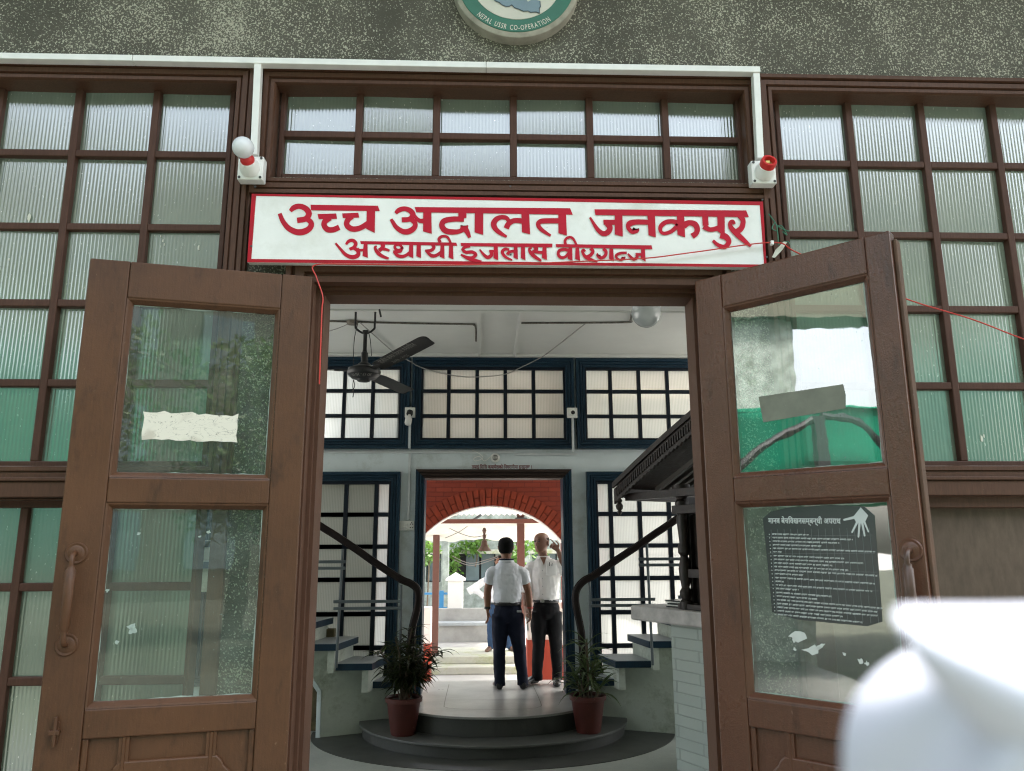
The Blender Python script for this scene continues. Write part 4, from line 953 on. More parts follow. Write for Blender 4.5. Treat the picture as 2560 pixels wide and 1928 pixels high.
# ---- staircases either side (mirrored about the axis)
def stair(sgn, label):
    mx = lambda x: AX+sgn*(x-AX)
    t = thing('staircase', label, 'staircase', (mx(-1.3), 4.9, FZ), 'stone staircases either side of the far door')
    spec = [(-1.16, -.80, 4.84, .545), (-1.425, -1.05, 4.66, .735), (-1.705, -1.36, 4.56, .925), (-1.98, -1.62, 4.47, 1.115), (-2.27, -1.9, 4.38, 1.305), (-2.56, -2.18, 4.30, 1.495), (-2.85, -2.46, 4.22, 1.685), (-3.15, -2.75, 4.15, 1.875)]
    for i, (xa, xb, yf, z) in enumerate(spec):
        mb = MB(); sk = .10
        pts = [(mx(xa), yf), (mx(xb), yf), (mx(xb+sk), 5.15), (mx(xa+sk), 5.15)]
        mb.prism([(x, y, z-.065) for x, y in pts], (0, 0, 0), (0, 0, .06)); mb.m = 1
        mb.prism([(x, y, z-.0048) for x, y in pts], (0, 0, 0), (0, 0, .005))
        mb.build('tread', [M['blue'], M['stone']], t, bevel=.003)
        MB().prism([(mx(xb-.10), yf+.05, z-.27), (mx(xb-.04), yf+.05, z-.27), (mx(xb+.05), 5.14, z-.27), (mx(xb-.01), 5.14, z-.27)], (0, 0, 0), (0, 0, .204)).build('riser', M['dirtywall'], t)
    mb = MB()                                       # wall under the flight
    top = [(-.80, .46), (-1.05, .48), (-1.055, .66), (-1.36, .67), (-1.365, .85), (-1.62, .86), (-1.625, 1.04), (-1.9, 1.05), (-1.905, 1.23), (-2.2, 1.24)]
    face = lambda x: 5.12-(-.8-x)*.42
    lo = FZ if sgn > 0 else FZ
    P_ = []
    if sgn > 0: outl = top+[(-2.2, FZ), (-.80, FZ)]
    else: outl = top+[(-2.2, FZ), (-.80, FZ)]
    if sgn > 0:                                     # left flight: storage opening below the higher treads
        outl = top[:7]+[(-1.625, .60), (-1.54, .47), (-1.535, FZ), (-.80, FZ)]
    mb.prism([(mx(x), face(x), z) for x, z in outl], (0, 0, 0), (0, .06, 0)); mb.build('under_wall', M['dirtywall'], t)
    if sgn > 0:
        tr = [(-1.536, FZ), (-1.541, .47), (-1.626, .60), (-2.1, 1.0)]
        mb = MB()
        for (xa, za), (xb, zb) in zip(tr[:-1], tr[1:]):
            mb.prism([(xa, face(xa)-.012, za), (xb, face(xb)-.012, zb), (xb-.04, face(xb)-.012, zb-.012), (xa-.04, face(xa)-.012, za-.012)], (0, 0, 0), (0, .08, 0))
        mb.build('opening_trim', M['inwall'], t, bevel=.003)
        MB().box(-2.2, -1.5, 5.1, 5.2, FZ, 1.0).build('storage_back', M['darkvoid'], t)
    # handrail
    yb = 4.52
    if sgn > 0: px = [(705, 900), (715, 830), (742, 720), (746, 660), (735, 620), (700, 592), (640, 565), (500, 475), (380, 390), (260, 310), (140, 235)]; Z = z3
    else: px = [(490, 900), (480, 830), (458, 720), (455, 660), (468, 615), (505, 575), (560, 545), (700, 450), (820, 370), (920, 300), (1010, 240)]; Z = z4
    pts = [PY(*Z(x, y), yb) for x, y in px]
    d = pts[-1]-pts[-3]; pts.append(pts[-1]+d.normalized()*1.3)
    p0 = pts[0]; pts = [Vector((p0.x-.02*sgn, yb+.02, .35)), Vector((p0.x-.01*sgn, yb+.01, .7))]+pts
    mb = MB(); sp = smoothpath(pts, 5); rs = []
    for i, p in enumerate(sp):
        dd = (sp[min(i+1, len(sp)-1)]-sp[max(i-1, 0)]).normalized(); nn = Vector((-dd.z, 0, dd.x)); yy = Vector((0, 1, 0))
        rs.append([p+nn*a_*.034+yy*b_*.03 for a_, b_ in ((-1, -.6), (-.6, -1), (.5, -1), (.75, -.75), (.78, -.5), (1, -.3), (1, .3), (.78, .5), (.75, .75), (.5, 1), (-.6, 1), (-1, .6))])
    mb.rings(rs); mb.build('handrail', M['handrail'], t, smooth=30)
    # posts and paired flat bars
    def post(tp, bt):
        a = PY(*Z(*tp), yb); b = PY(*Z(*bt), yb); mb = MB(); mb.tube([b, a], .013, 8); mb.build('post', M['rail_metal'], t, smooth=True)
    def bars(x0_, x1_, ys_):
        for y_ in ys_:
            a = PY(*Z(x0_, y_), yb-.018); b = PY(*Z(x1_, y_), yb-.018); MB().box(a.x, b.x, yb-.026, yb-.014, a.z-.014, a.z+.014).build('rail_bar', M['rail_metal'], t, bevel=.003)
    if sgn > 0:
        post((314, 395), (275, 1075)); post((648, 600), (642, 1010)); bars(-60, 330, (470, 507)); bars(260, 652, (697, 736)); bars(-400, -100, (240, 277)); post((-60, 130), (-95, 820))
    else:
        post((862, 368), (897, 1060)); post((535, 580), (545, 1000)); bars(815, 1250, (453, 487)); bars(532, 910, (685, 719))
stair(1, 'left staircase with dark curved handrail rising behind the leafy pot')
stair(-1, 'right staircase with dark curved handrail rising behind the kiosk')

# ---- pots and plants
def pot(c, label, s=1.0):
    t = thing('plant_pot', label, 'pot', c, 'red-brown pots on the lower step')
    pr = [(.105, 0), (.112, .02), (.150, .27), (.152, .275), (.165, .278), (.168, .315), (.160, .318), (.150, .30)]
    MB().lathe([(r*s, h*s) for r, h in pr], c, 36, cap=False).build('shell', M['terracotta'], t, smooth=35)
    MB().lathe([(.001, .285), (.147, .285), (.147, .27), (.001, .27)], c, 28, cap=False).build('soil', M['soil'], t)
    return t
def leafblade(mb, base, d, ln, wd, droop, n=5, roll=0.0):
    d = Vector(d).normalized(); p = Vector(base); side = d.cross(Vector((0, 0, 1)))
    if side.length < .05: side = Vector((1, 0, 0))
    side.normalize(); side = Matrix.Rotation(roll, 3, d) @ side
    vs_ = []; st = ln/n
    for i in range(n+1):
        tt = i/n; w_ = wd*(.35+1.3*tt if tt < .5 else 2.0*(1-tt)+.02); w_ = min(w_, wd)
        up = side.cross(d).normalized()*(-.25*w_)
        vs_ += [p+side*w_*.5, p+up, p-side*w_*.5]
        d = (d+Vector((0, 0, -droop*st/ln*(.5+tt)))).normalized(); p = p+d*st
    fs = []
    for i in range(n):
        for j in (0, 1): fs.append((3*i+j, 3*i+j+1, 3*i+j+4, 3*i+j+3))
    mb.add(vs_, fs)
random.seed(21)
cL = Vector((-.72, 4.40, .165)); cR = Vector((.945, 4.40, .165))
pot(cL, 'red-brown flowerpot on the lower step holding the dark bushy plant'); pot(cR, 'red-brown flowerpot on the lower step holding the long striped-leaf plant')
t = thing('croton_plant', 'dark bushy narrow-leaved plant in the left pot by the steps', 'plant', cL+Vector((0, 0, .28)))
mb = MB(); lf = MB()
for i in range(22):
    a = random.uniform(0, 2*math.pi); r_ = random.uniform(.05, .32); h_ = random.uniform(.22, .66)-r_*.3
    b = cL+Vector((random.uniform(-.05, .05), random.uniform(-.05, .05), .27)); e = cL+Vector((r_*math.cos(a), r_*math.sin(a), .27+h_))
    path = smoothpath([b, b.lerp(e, .5)+Vector((0, 0, .06)), e], 4); mb.tube(path, .007, 5)
    for k_ in range(34):
        q_ = path[random.randint(len(path)//3, len(path)-1)]; a2 = random.uniform(0, 2*math.pi)
        leafblade(lf, q_, (math.cos(a2), math.sin(a2), random.uniform(-.3, .8)), random.uniform(.11, .22), random.uniform(.018, .032), random.uniform(.3, 1.6), 4)
for k_ in range(26):
    a2 = random.uniform(-.6, .5); leafblade(lf, cL+Vector((.14+random.uniform(-.05, .04), random.uniform(-.1, .1), random.uniform(.48, .72))), (math.cos(a2), math.sin(a2)*.6, random.uniform(-.5, .3)), random.uniform(.12, .2), .022, 1.2, 4)
mb.build('stems', M['bark'], t); lf.build('foliage', M['croton'], t, smooth=True)
t = thing('dracaena_plant', 'long striped-leaf plant in the right pot by the steps', 'plant', cR+Vector((0, 0, .28)))
mb = MB(); lf = MB()
for (dx, dy, hh, n_) in ((0.0, 0, .50, 40), (.05, .03, .32, 26), (-.05, -.02, .14, 16), (.08, -.04, .10, 12), (-.09, .03, .20, 12)):
    b = cR+Vector((dx*.6, dy, .27)); e = cR+Vector((dx*1.2, dy, .27+hh)); mb.tube([b, b.lerp(e, .5)+Vector((.008, 0, 0)), e], .012, 6)
    for k_ in range(n_):
        q_ = b.lerp(e, random.uniform(.35, 1)); a2 = random.uniform(0, 2*math.pi)
        leafblade(lf, q_, (math.cos(a2), math.sin(a2), random.uniform(.2, 1.6)), random.uniform(.2, .36), random.uniform(.024, .038), random.uniform(.8, 2.0), 6)
mb.build('stems', M['bark'], t); lf.build('foliage', M['dracaena'], t, smooth=True)

# ---- kiosk
P0 = Vector((1.27, 3.9, 0)); KD = Vector((.46, -.888, 0)).normalized(); KN = Vector((.888, .46, 0)).normalized()
KX = lambda p: P0+KD*p.x+KN*p.y+Vector((0, 0, p.z))
t = thing('ticket_kiosk', 'carved dark timber kiosk with pitched roof on a white brick counter', 'kiosk', KX(Vector((.9, .6, FZ))))
def kb(name, mat, *boxes, bevel=.004):
    mb = MB(); mb.xf = KX
    for b in boxes: mb.box(*b)
    return mb.build(name, mat, t, bevel=bevel)
mb = MB(); mb.box(.40, 2.2, .10, 1.2, FZ, 1.175)
o = MB(); o.xf = KX; o.box(.40, 2.2, .10, 1.2, FZ, 1.175); o.build('brick_base', M['whitebrick'], t, bevel=.006)
kb('counter_slab', M['slab'], (0.0, 2.3, 0, .62, 1.178, 1.30), bevel=.015)
mb = MB(); mb.xf = KX
for xx in (.62, 1.62, 2.2):
    mb = MB(); mb.xf = KX
    pr = [(.05, 1.302), (.05, 1.36), (.035, 1.38), (.05, 1.41), (.05, 1.44), (.032, 1.47), (.045, 1.55), (.05, 1.62), (.035, 1.70), (.03, 1.72), (.048, 1.75), (.048, 1.80), (.034, 1.83), (.044, 1.95), (.05, 2.02), (.034, 2.08), (.055, 2.11), (.055, 2.16), (.04, 2.18), (.07, 2.24), (.075, 2.30)]
    mb.lathe(pr, (xx, .09, 0), 16); mb.build('turned_column', M['carved'], t, smooth=30)
kb('sill_beam', M['carved'], (.55, 2.2, .06, .14, 1.302, 1.345))
kb('lintel_beam', M['carved'], (.56, 2.2, .03, .15, 2.06, 2.13))
kb('window_frame', M['carved'], (.80, .835, .07, .13, 1.346, 2.06), (1.06, 1.10, .07, .13, 1.346, 2.06), (.835, 1.06, .075, .125, 1.346, 1.42), (.66, .80, .08, .12, 1.55, 1.62))
mb = MB(); mb.xf = KX; mb.add([(.836, .10, 1.421), (1.06, .10, 1.421), (1.06, .10, 2.06), (.836, .10, 2.06)], [(0, 1, 2, 3)]); mb.build('glass_pane', M['glass_r'], t)
kb('side_panel', M['carved'], (.66, .80, .16, .19, 1.63, 2.06), (.66, .80, .16, .19, 1.346, 1.545), (.64, .67, .12, .22, 1.346, 2.06), (.60, .62, .14, 1.0, 1.75, 2.2))
kb('back_panel', M['carved'], (.60, 2.2, 1.1, 1.18, 1.302, 2.35), (2.1, 2.2, .16, 1.09, 1.302, 2.35), (.66, 2.2, .60, .64, 1.302, 1.60))
# pitched roof: far slope, near slope, carved barge boards, purlins
rp = [(-.06, 2.345), (.25, 2.50), (.65, 2.69), (1.10, 2.885), (1.42, 3.02)]
mb = MB(); mb.xf = KX
pts = [(x, z) for x, z in rp]+[(2.95, 2.345), (2.93, 2.30), (1.42, 2.985)]+[(x+.01, z-.05) for x, z in rp[:-1]][::-1]
mb.prism([(x, -.06, z) for x, z in pts], (0, 0, 0), (0, 1.5, 0)); mb.build('roof', M['carved'], t)
def barge(name, y0_, y1_, dz0, dz1, teeth=0, a=1):
    mb = MB(); mb.xf = KX; n_ = 60
    tops = []; bots = []
    for i in range(n_+1):
        f_ = i/n_; x = -.07+f_*1.49
        z = np.interp(x, [p[0] for p in rp], [p[1] for p in rp]) if x > -.06 else 2.345+(x+.06)*.5
        tops.append((x, z+dz0)); tz = (0 if not teeth else (.018 if i % 2 else 0)); bots.append((x, z+dz1+tz))
    pts = tops+bots[::-1]
    rs = [[Vector((x, y0_, z)) for x, z in pts], [Vector((x, y1_, z)) for x, z in pts]]
    for i in range(n_):
        a_, b_, c_, d_ = tops[i], tops[i+1], bots[i+1], bots[i]
        mb.prism([(a_[0], y0_, a_[1]), (b_[0], y0_, b_[1]), (c_[0], y0_, c_[1]), (d_[0], y0_, d_[1])], (0, 0, 0), (0, y1_-y0_, 0))
    return mb.build(name, M['carved'], t)
barge('barge_board', -.085, -.061, -.035, -.17, 1)
barge('barge_moulding', -.105, -.0855, .02, -.03)
mb = MB(); mb.xf = KX
for i in range(48):                                 # carved dentils along the barge board
    x = -.03+i*.030; z = np.interp(x, [p[0] for p in rp], [p[1] for p in rp]); mb.box(x, x+.016, -.098, -.0852, z-.12, z-.05)
o = mb.build('dentils', M['carved'], t); o['kind'] = 'stuff'
for i in range(4):
    y_ = .12+i*.10
    mb = MB(); mb.xf = KX; mb.prism([(.25, y_, 2.30), (1.42, y_, 2.80), (1.42, y_, 2.76), (.25, y_, 2.26)], (0, 0, 0), (0, .035, 0)); mb.build('rafter', plain('lighter_carved', (.06, .05, .045), .5), t)
mb = MB(); mb.xf = KX; n_ = 30
for i in range(n_):                                 # scalloped valance along the eave
    ya_ = -.06+i*1.4/n_; yb_ = ya_+1.4/n_; ym = (ya_+yb_)/2
    mb.prism([(-.05, ya_, 2.335), (-.05, yb_, 2.335), (-.05, yb_, 2.255), (-.05, ym, 2.225), (-.05, ya_, 2.255)], (0, 0, 0), (.02, 0, 0))
mb.build('scalloped_valance', M['carved'], t)
mb = MB(); mb.xf = KX; mb.prism([(-.02, 0, 0), (.03, 0, 0), (.03, 1.4, 0), (-.02, 1.4, 0)], (0, 0, 2.2), (0, 0, 2.26)); mb.box(-.02, 2.2, -.0, .06, 2.2, 2.262); mb.build('eave_beam', M['carved'], t)
mb = MB(); mb.xf = KX; mb.lathe([(.012, 2.225), (.03, 2.20), (.018, 2.18), (.035, 2.155), (.03, 2.13), (.016, 2.115), (.024, 2.10), (.012, 2.08), (.002, 2.065)], (-.04, -.05, 0), 14); mb.build('hanging_finial', M['carved'], t, smooth=60)
random.seed(4)
for i in range(5):
    mb = MB(); mb.xf = KX; a = random.uniform(-.05, .05); mb.box(.36+a, .64+a, .12, .36, 1.3012+.012*i, 1.311+.012*i)
    mb.build('paper_stack', M['paper'] if i % 2 else M['poster'], props=dict(label='loose papers piled on the far end of the kiosk counter slab', cat='papers', group='papers on the kiosk counter'))

# ---- ceiling fan
FH = Vector((-.99, 3.19, 3.2))
t = thing('ceiling_fan', 'black three-blade ceiling fan hanging from a rod hook in the hall', 'fan', FH)
MB().lathe([(.02, -.075), (.05, -.07), (.06, -.055), (.10, -.045), (.132, -.015), (.138, .01), (.13, .035), (.095, .05), (.06, .055), (.05, .075), (.03, .09)], FH, 36).build('motor', M['black'], t, smooth=30)
mb = MB(); mb.lathe([(.028, .085), (.028, .17), (.02, .175), (.016, .20), (.016, .33), (.024, .335), (.024, .36)], FH, 18); mb.build('rod', M['black'], t, smooth=30)
mb = MB(); x_, y_, z_ = FH
mb.tube(smoothpath([(x_+.075, y_, 3.86), (x_+.075, y_, 3.62), (x_+.065, y_, 3.57), (x_, y_, 3.535), (x_-.07, y_, 3.57), (x_-.085, y_, 3.62), (x_-.085, y_, 3.86)], 6), .009, 8); mb.build('hook', M['black'], t, smooth=True)
tip = PZ(*z1(1085, 500), 3.28); a0 = math.atan2(tip.y-FH.y, tip.x-FH.x)
fm = plain('fan_blade_brown', (.007, .006, .006), .35, .4); fw = plain('fan_lettering', (.24, .23, .21), .5)
for i in range(3):
    a = a0+i*2*math.pi/3; ca, sa = math.cos(a), math.sin(a)
    el = (.13, .0, .0)[i]
    BX = lambda p, ca=ca, sa=sa, el=el: FH+Vector((p.x*ca-p.y*sa, p.x*sa+p.y*ca, p.z+max(0, p.x-.12)*el))
    mb = MB(); mb.xf = BX; rs = []
    for r_, w_, pz in ((.20, .055, .012), (.26, .066, .012), (.4, .072, .012), (.6, .072, .012), (.83, .070, .012), (.86, .064, .012), (.873, .050, .012), (.878, .03, .012)):
        L_ = r_; tl = .014
        rs.append([Vector((L_, -w_, pz+tl)), Vector((L_, 0, pz+.004)), Vector((L_, w_, pz-tl)), Vector((L_, w_, pz-tl-.003)), Vector((L_, 0, pz+.001)), Vector((L_, -w_, pz+tl-.003))])
    mb.rings(rs); bl = mb.build('blade', fm, t, smooth=30)
    mb = MB(); mb.xf = BX; mb.box(.11, .24, -.03, .03, .012, .017); mb.build('bracket', M['black'], bl)
    if i == 0:
        vs_, fs = text_mesh('पर्सा बार एसोसिएसन २०१७ - २०१८'[:0]+'िदलीप कमार िवराज मेमोरियल', 1.0); wd = max(v.x for v in vs_); s_ = .46/wd
        mb = MB(); mb.xf = BX
        mb.add([Vector((.28+v.x*s_, -.010+(-v.y)*s_*1.6, .0105-(-.010-v.y*s_*1.6)*.2-.004)) for v in vs_], fs)
        vs_, fs = text_mesh('२०१७ - २०१८', 1.0); wd = max(v.x for v in vs_); s_ = .2/wd
        mb.add([Vector((.36+v.x*s_, .050+(-v.y)*s_*1.3, .0105-(.050-v.y*s_*1.3)*.23-.004)) for v in vs_], fs)
        mb.build('blade_lettering', fw, bl)
mb = MB(); s_ = '2017-2018'
for i, ch in enumerate(s_):
    a = R(-90+(38-76*i/(len(s_)-1)))-.02; vs_, fs = text_mesh(ch, .04); wd = max(v.x for v in vs_)
    nr = Vector((math.cos(a), math.sin(a), 0)); tg = Vector((math.sin(a), -math.cos(a), 0))
    cc_ = FH+nr*.122+Vector((0, 0, -.018)); upv = (Vector((0, 0, -1))*.55-nr*.8).normalized()   # rim slopes inwards below; text reads upside down
    mb.add([cc_+tg*(v.x-wd/2)+upv*(v.y-.0)+(nr*.5-Vector((0, 0, 1))*.8)*.012 for v in vs_], fs)
mb.build('rim_lettering', fw, t)
mb = MB()
for ps in ([(495, 350), (470, 460), (462, 560), (460, 680)], [(575, 400), (595, 480), (605, 610)], [(460, 800), (455, 850), (462, 900), (455, 940)], [(462, 805), (470, 850), (448, 900)]):
    mb.tube(smoothpath([PY(*z1(x, y), FH.y-.02) for x, y in ps], 5), .0035, 5)
mb.build('flex', M['black'], t)
# ceiling box, grubby conduit and slack wires
c = PZ(*z1(452, 330), 3.865)
MB().lathe([(.05, -.03), (.055, -.002)], c, 24).build('junction_box', plain('grubby_box', (.16, .14, .11), .7), props=dict(label='round grubby junction box on the hall ceiling above the fan', cat='junction box'))
gm = paint('grubby_conduit', (.16, .15, .13), .8, .5, 40, .6, (.02, .02, .018), .2, 80, (.04, .04, .035))
def cp(Zf, pts, z=3.86): return [PZ(*Zf(x, y), z) for x, y in pts]
MB().tube(smoothpath(cp(z1, [(190, 328), (420, 335), (900, 348), (1380, 355), (1425, 362), (1440, 390), (1442, 490)]), 4), .009, 6).build('ceiling_conduit', gm, props=dict(label='cobwebbed ceiling conduit running right from the junction box', cat='conduit', group='conduits on the hall ceiling'))
MB().tube(smoothpath(cp(z2, [(130, 347), (500, 345), (980, 340), (1010, 325), (1020, 290), (1022, 240)]), 4), .009, 6).build('ceiling_conduit', gm, props=dict(label='cobwebbed ceiling conduit leading to the glass globe lamp', cat='conduit', group='conduits on the hall ceiling'))
def wpt(p, z): return PZ(*p, z)
pts = [PZ(*z1(510, 340), 3.85), PZ(*z1(780, 575), 3.84), PY(*z1(910, 650), 4.9), PY(*z1(1000, 700), 4.95), PY(*z1(1180, 750), 5.0), PY(*z1(1400, 778), 5.05), PY(*z1(1660, 758), 5.05), PY(*z1(1794, 705), 5.05), PY(*z2(260, 640), 5.0), PZ(*z2(330, 600), 3.84), PZ(*z2(500, 470), 3.85), PZ(*z2(650, 350), 3.86)]
MB().tube(smoothpath(pts, 6), .006, 6).build('slack_wire', M['wire_grey'], smooth=True, props=dict(label='slack grey wire drooping across the middle high blue window', cat='wire'))
MB().tube(smoothpath([PZ(*z1(x, y), 3.855) for x, y in ((430, 345), (380, 370), (300, 400), (190, 430))], 5), .004, 5).build('ceiling_wire', M['wire_grey'], props=dict(label='thin wire leaving the junction box towards the left', cat='wire'))
c = Vector((1.245, 2.66, 3.575)); t = thing('globe_lamp', 'clear glass globe lamp under the ceiling beam, top right of the doorway', 'lamp', c)
MB().lathe([(.115*math.cos(a_), .115*math.sin(a_)*1.1) for a_ in [math.pi/2*(-1+i/10) for i in range(19)]], c, 32, cap=False).build('glass_globe', M['globe'], t, smooth=80)
MB().lathe([(.06, .10), (.06, .12), (.03, .124)], c, 24).build('cap', M['white'], t, smooth=True)
MB().lathe([(.012, .12), (.012, .20)], c, 12).build('stem', M['white'], t)
# rod hook beside the fan
MB().tube([PZ(*z1(668, 240), 3.69), PZ(*z1(680, 292), 3.6)], .008, 6).build('hook_rod', M['black'], props=dict(label='short black rod end hanging below the ceiling beam beside the fan hook', cat='rod'))

# ---- hall side walls with openings invented to let daylight in, outer roof
for sx, nm in ((-4.6, 'left'), (4.8, 'right')):
    mb = MB(); x0, x1 = (sx-.2, sx) if sx < 0 else (sx, sx+.2)
    mb.box(x0, x1, .15, 5.46, -.19, .4); mb.box(x0, x1, .15, 5.46, 3.75, 4.3); mb.box(x0, x1, .15, .4, .4, 3.75); mb.box(x0, x1, 5.1, 5.46, .4, 3.75)
    mb.build('hall_side_wall', M['inwall'], props=dict(label='pale %s side wall of the hall with a broad opening added for daylight' % nm, cat='wall'))
MB().box(-4.8, 5.0, 5.3, 5.46, 3.871, 6).build('upper_storey_wall', M['cream'], props=dict(label='cream upper storey wall over the hall back windows', cat='wall'))

# ================================================================== BEHIND THE HALL: arch, lane, shelter, old building
GZ = -.2
def zin(p): return p
YA, AT = 6.62, .34                                  # arch wall face and thickness
ax_, ar = .075, 1.115; az = 2.30-ar                 # arch circle
pL_, pR_ = -.755, .965
def az_at(x): return az+math.sqrt(max(0, ar*ar-(x-ax_)**2))
t = thing('brick_arch_wall', 'red-painted brick wall with a segmental arch beyond the far doorway', 'wall', (AX, YA, GZ))
n_ = 40; xs = [pL_+(pR_-pL_)*i/n_ for i in range(n_+1)]
mb = MB()
low = [(x, az_at(x)) for x in xs]
outl = [(pL_, 3.0)]+[(pL_, low[0][1])]+low[1:]+[(pR_, 3.0)]
mb.prism([(x, YA, z) for x, z in outl], (0, 0, 0), (0, AT-.03, 0))
mb.box(-1.3, pL_-.0005, YA, YA+AT-.03, 1.05, 3.0); mb.box(pR_+.0005, 1.5, YA, YA+AT-.03, 1.05, 3.0)
mb.build('brickwork', M['redbrick'], t)
mb = MB(); nb = 37; r0, r1 = ar, ar+.205
a_s = math.acos((pR_-ax_)/ar); a_e = math.acos((pL_-ax_)/ar)
a_s -= .25; a_e += .25
for i in range(nb):
    a, b = a_s+(a_e-a_s)*(i+.08)/nb, a_s+(a_e-a_s)*(i+.92)/nb
    sp = [(r0, r0+.098), (r0+.107, r1)] if i % 2 else [(r0, r1)]
    for q0, q1 in sp:
        pts = [(ax_+r_*math.cos(th), az+r_*math.sin(th)) for r_, th in ((q0, a), (q0, b), (q1, b), (q1, a))]
        mb.prism([(x, YA-.020, z) for x, z in pts], (0, 0, 0), (0, .026, 0))
mb.build('arch_ring', paint('red_voussoir', (.235, .033, .012), .65, .25, 9, .5, None, .3, 40), t, bevel=.006)
mb = MB()                                           # white painted soffit and jambs
for i in range(n_):
    (xa, za), (xb, zb) = low[i], low[i+1]
    mb.prism([(xa, YA+.004, za-.012), (xb, YA+.004, zb-.012), (xb, YA+.004, zb-.001), (xa, YA+.004, za-.001)], (0, 0, 0), (0, AT, 0))
mb.build('white_soffit', M['whitewall'], t)
mb = MB(); mb.box(-1.3, pL_, YA, YA+AT-.03, GZ, 1.049); mb.box(pR_, 1.5, YA, YA+AT-.03, GZ, 1.049); mb.box(-1.3, 1.5, YA, YA+AT-.03, 3.001, 3.7); mb.build('rendered_wall', M['cream'], t)
mb = MB(); mb.box(-1.31, pL_+.004, YA-.006, YA+AT-.02, GZ, .62); mb.box(pR_-.004, 1.51, YA-.006, YA+AT-.02, GZ, .62); mb.build('red_dado', M['redwall'], t)

MB().box(-1.3, 3.2, 5.47, 7.0, 3.72, 3.82).build('shade_canopy', M['cream'], bevel=.01, props=dict(label='thin pale concrete canopy added to shade the gap between the hall and the brick arch', cat='canopy'))  # unseen canopy added to keep direct sun off the landing and the men
# piers beside the lane
_y1 = PZ(*z5(300, 1465), GZ).y; _z1 = PY(*z5(300, 1412), _y1).z; _yB = PZ(*z5(300, 1390), _z1).y
SZ = PY(*z5(300, 1338), _yB).z                      # shelter floor
fa = PZ(*z5(985, 1490), GZ); fb = PZ(*z5(800, 1385), SZ); fb.z = GZ
def pier(x0, x1, Y, zr, zt, label):
    t = thing('lane_pier', label, 'wall', ((x0+x1)/2, Y, GZ), 'white piers with red feet beside the lane')
    MB().box(x0, x1, Y-.012, Y+.3, GZ, zr).build('red_foot', M['redwall'], t); MB().box(x0+.004, x1-.004, Y, Y+.29, zr+.001, zt).build('white_upper', M['whitewall'], t)
Yp = 7.25; pier(PY(*z5(800, 1300), Yp).x, 1.35, Yp, PY(*z5(900, 1222), Yp).z, PY(*z5(900, 960), Yp).z, 'white pier with red foot on the right of the lane behind the balding man')
Yp = 7.9; pier(-1.6, PY(*z5(128, 1300), Yp).x, Yp, PY(*z5(90, 1252), Yp).z, PY(*z5(90, 1000), Yp).z, 'white pier with red foot on the left of the lane by the brown post')

# stone steps up to the shelter
y1_ = _y1; print('SHELTER', SZ, _y1, _yB, _z1)
t = thing('stone_steps', 'mossy pale stone steps rising to the shelter floor across the lane', 'steps', (0, y1_, GZ))
zA = GZ+.17; yA = y1_
zt1 = _z1
MB().box(-3, .9, yA, yA+1.2, GZ, zt1).build('lower_step', M['moss'], t, bevel=.012)
yB_ = _yB
MB().box(-3, .9, yB_, yB_+1.2, zt1+.001, SZ).build('upper_step', M['moss'], t, bevel=.012)
struct(MB().box(-3.5, 3.5, yB_+1.2, 17, GZ-.05, SZ-.002), 'shelter_floor', M['concrete'])
# gravelly strip, ferns at the steps are ground plants
def at(x, y, z): return PZ(*z5(x, y), z)
bs = at(350, 1238, SZ)
t = thing('concrete_bench', 'long grey concrete bench with low backrest in the shelter', 'bench', (0, bs.y, SZ))
zs = PY(*z5(350, 1103), bs.y).z; zb_ = PY(*z5(350, 1003), bs.y+.4).z
bx0, bx1 = PY(*z5(60, 1200), bs.y).x-1.5, PY(*z5(690, 1200), bs.y).x
MB().box(bx0, bx1, bs.y+.05, bs.y+.34, SZ, zs-.06).build('bench_base', M['concrete'], t)
MB().box(bx0-.03, bx1+.03, bs.y, bs.y+.40, zs-.058, zs).build('seat', M['stone'], t, bevel=.008)
MB().box(bx0, bx1, bs.y+.401, bs.y+.52, SZ, zb_).build('backrest', M['concrete'], t, bevel=.008)
for px, (fx, fy), (tx, ty), nm in ((0, (157, 1328), (165, 430), 'left'), (1, (755, 1245), (755, 395), 'right')):
    f_ = at(fx, fy, SZ) if px == 0 else Vector((PY(*z5(755, 500), 8.6).x, 8.6, SZ)); tp = PY(*z5(tx, ty), f_.y)
    mb = MB(); mb.box(f_.x-.055, f_.x+.055, f_.y-.05, f_.y+.05, SZ, tp.z+.35); mb.build('shelter_post', M['postbrown'], bevel=.006, props=dict(label='brown shelter post %s' % ('at the left by the bench end' if px == 0 else 'just above the heads of the two men'), cat='post', group='brown posts of the shelter'))
# corrugated roof over the lane edge and sagging cloth canopy
yR = 8.0; zR = PY(*z5(500, 352), yR).z
mb = MB(); rs = []; x0_, x1_ = PY(*z5(-200, 350), yR).x, PY(*z5(1300, 350), yR).x; N_ = 220
front = []; back = []
for i in range(N_+1):
    x = x0_+(x1_-x0_)*i/N_; dz = .014*math.sin(2*math.pi*x/.076); front.append(Vector((x, yR, zR+dz))); back.append(Vector((x, yR+6.5, zR+1.3+dz)))
mb.add(front+back, [(i, i+1, N_+2+i, N_+1+i) for i in range(N_)]); mb.build('corrugated_roof', M['tin'], solid=.004, smooth=True, props=dict(label='corrugated tin roof edge of the shelter seen under the arch', cat='roof'))
t = thing('roof_truss', 'brown steel truss and rail under the corrugated shelter roof', 'truss', (0, yR+.1, zR))
mb = MB(); mb.box(x0_, x1_, yR+.06, yR+.11, zR-.12, zR-.06); mb.build('rail', M['postbrown'], t)
a, b = PY(*z5(410, 400), yR+.4), PY(*z5(480, 355), yR+.4); MB().tube([a, b], .02, 6).build('brace', M['rail_metal'], t)
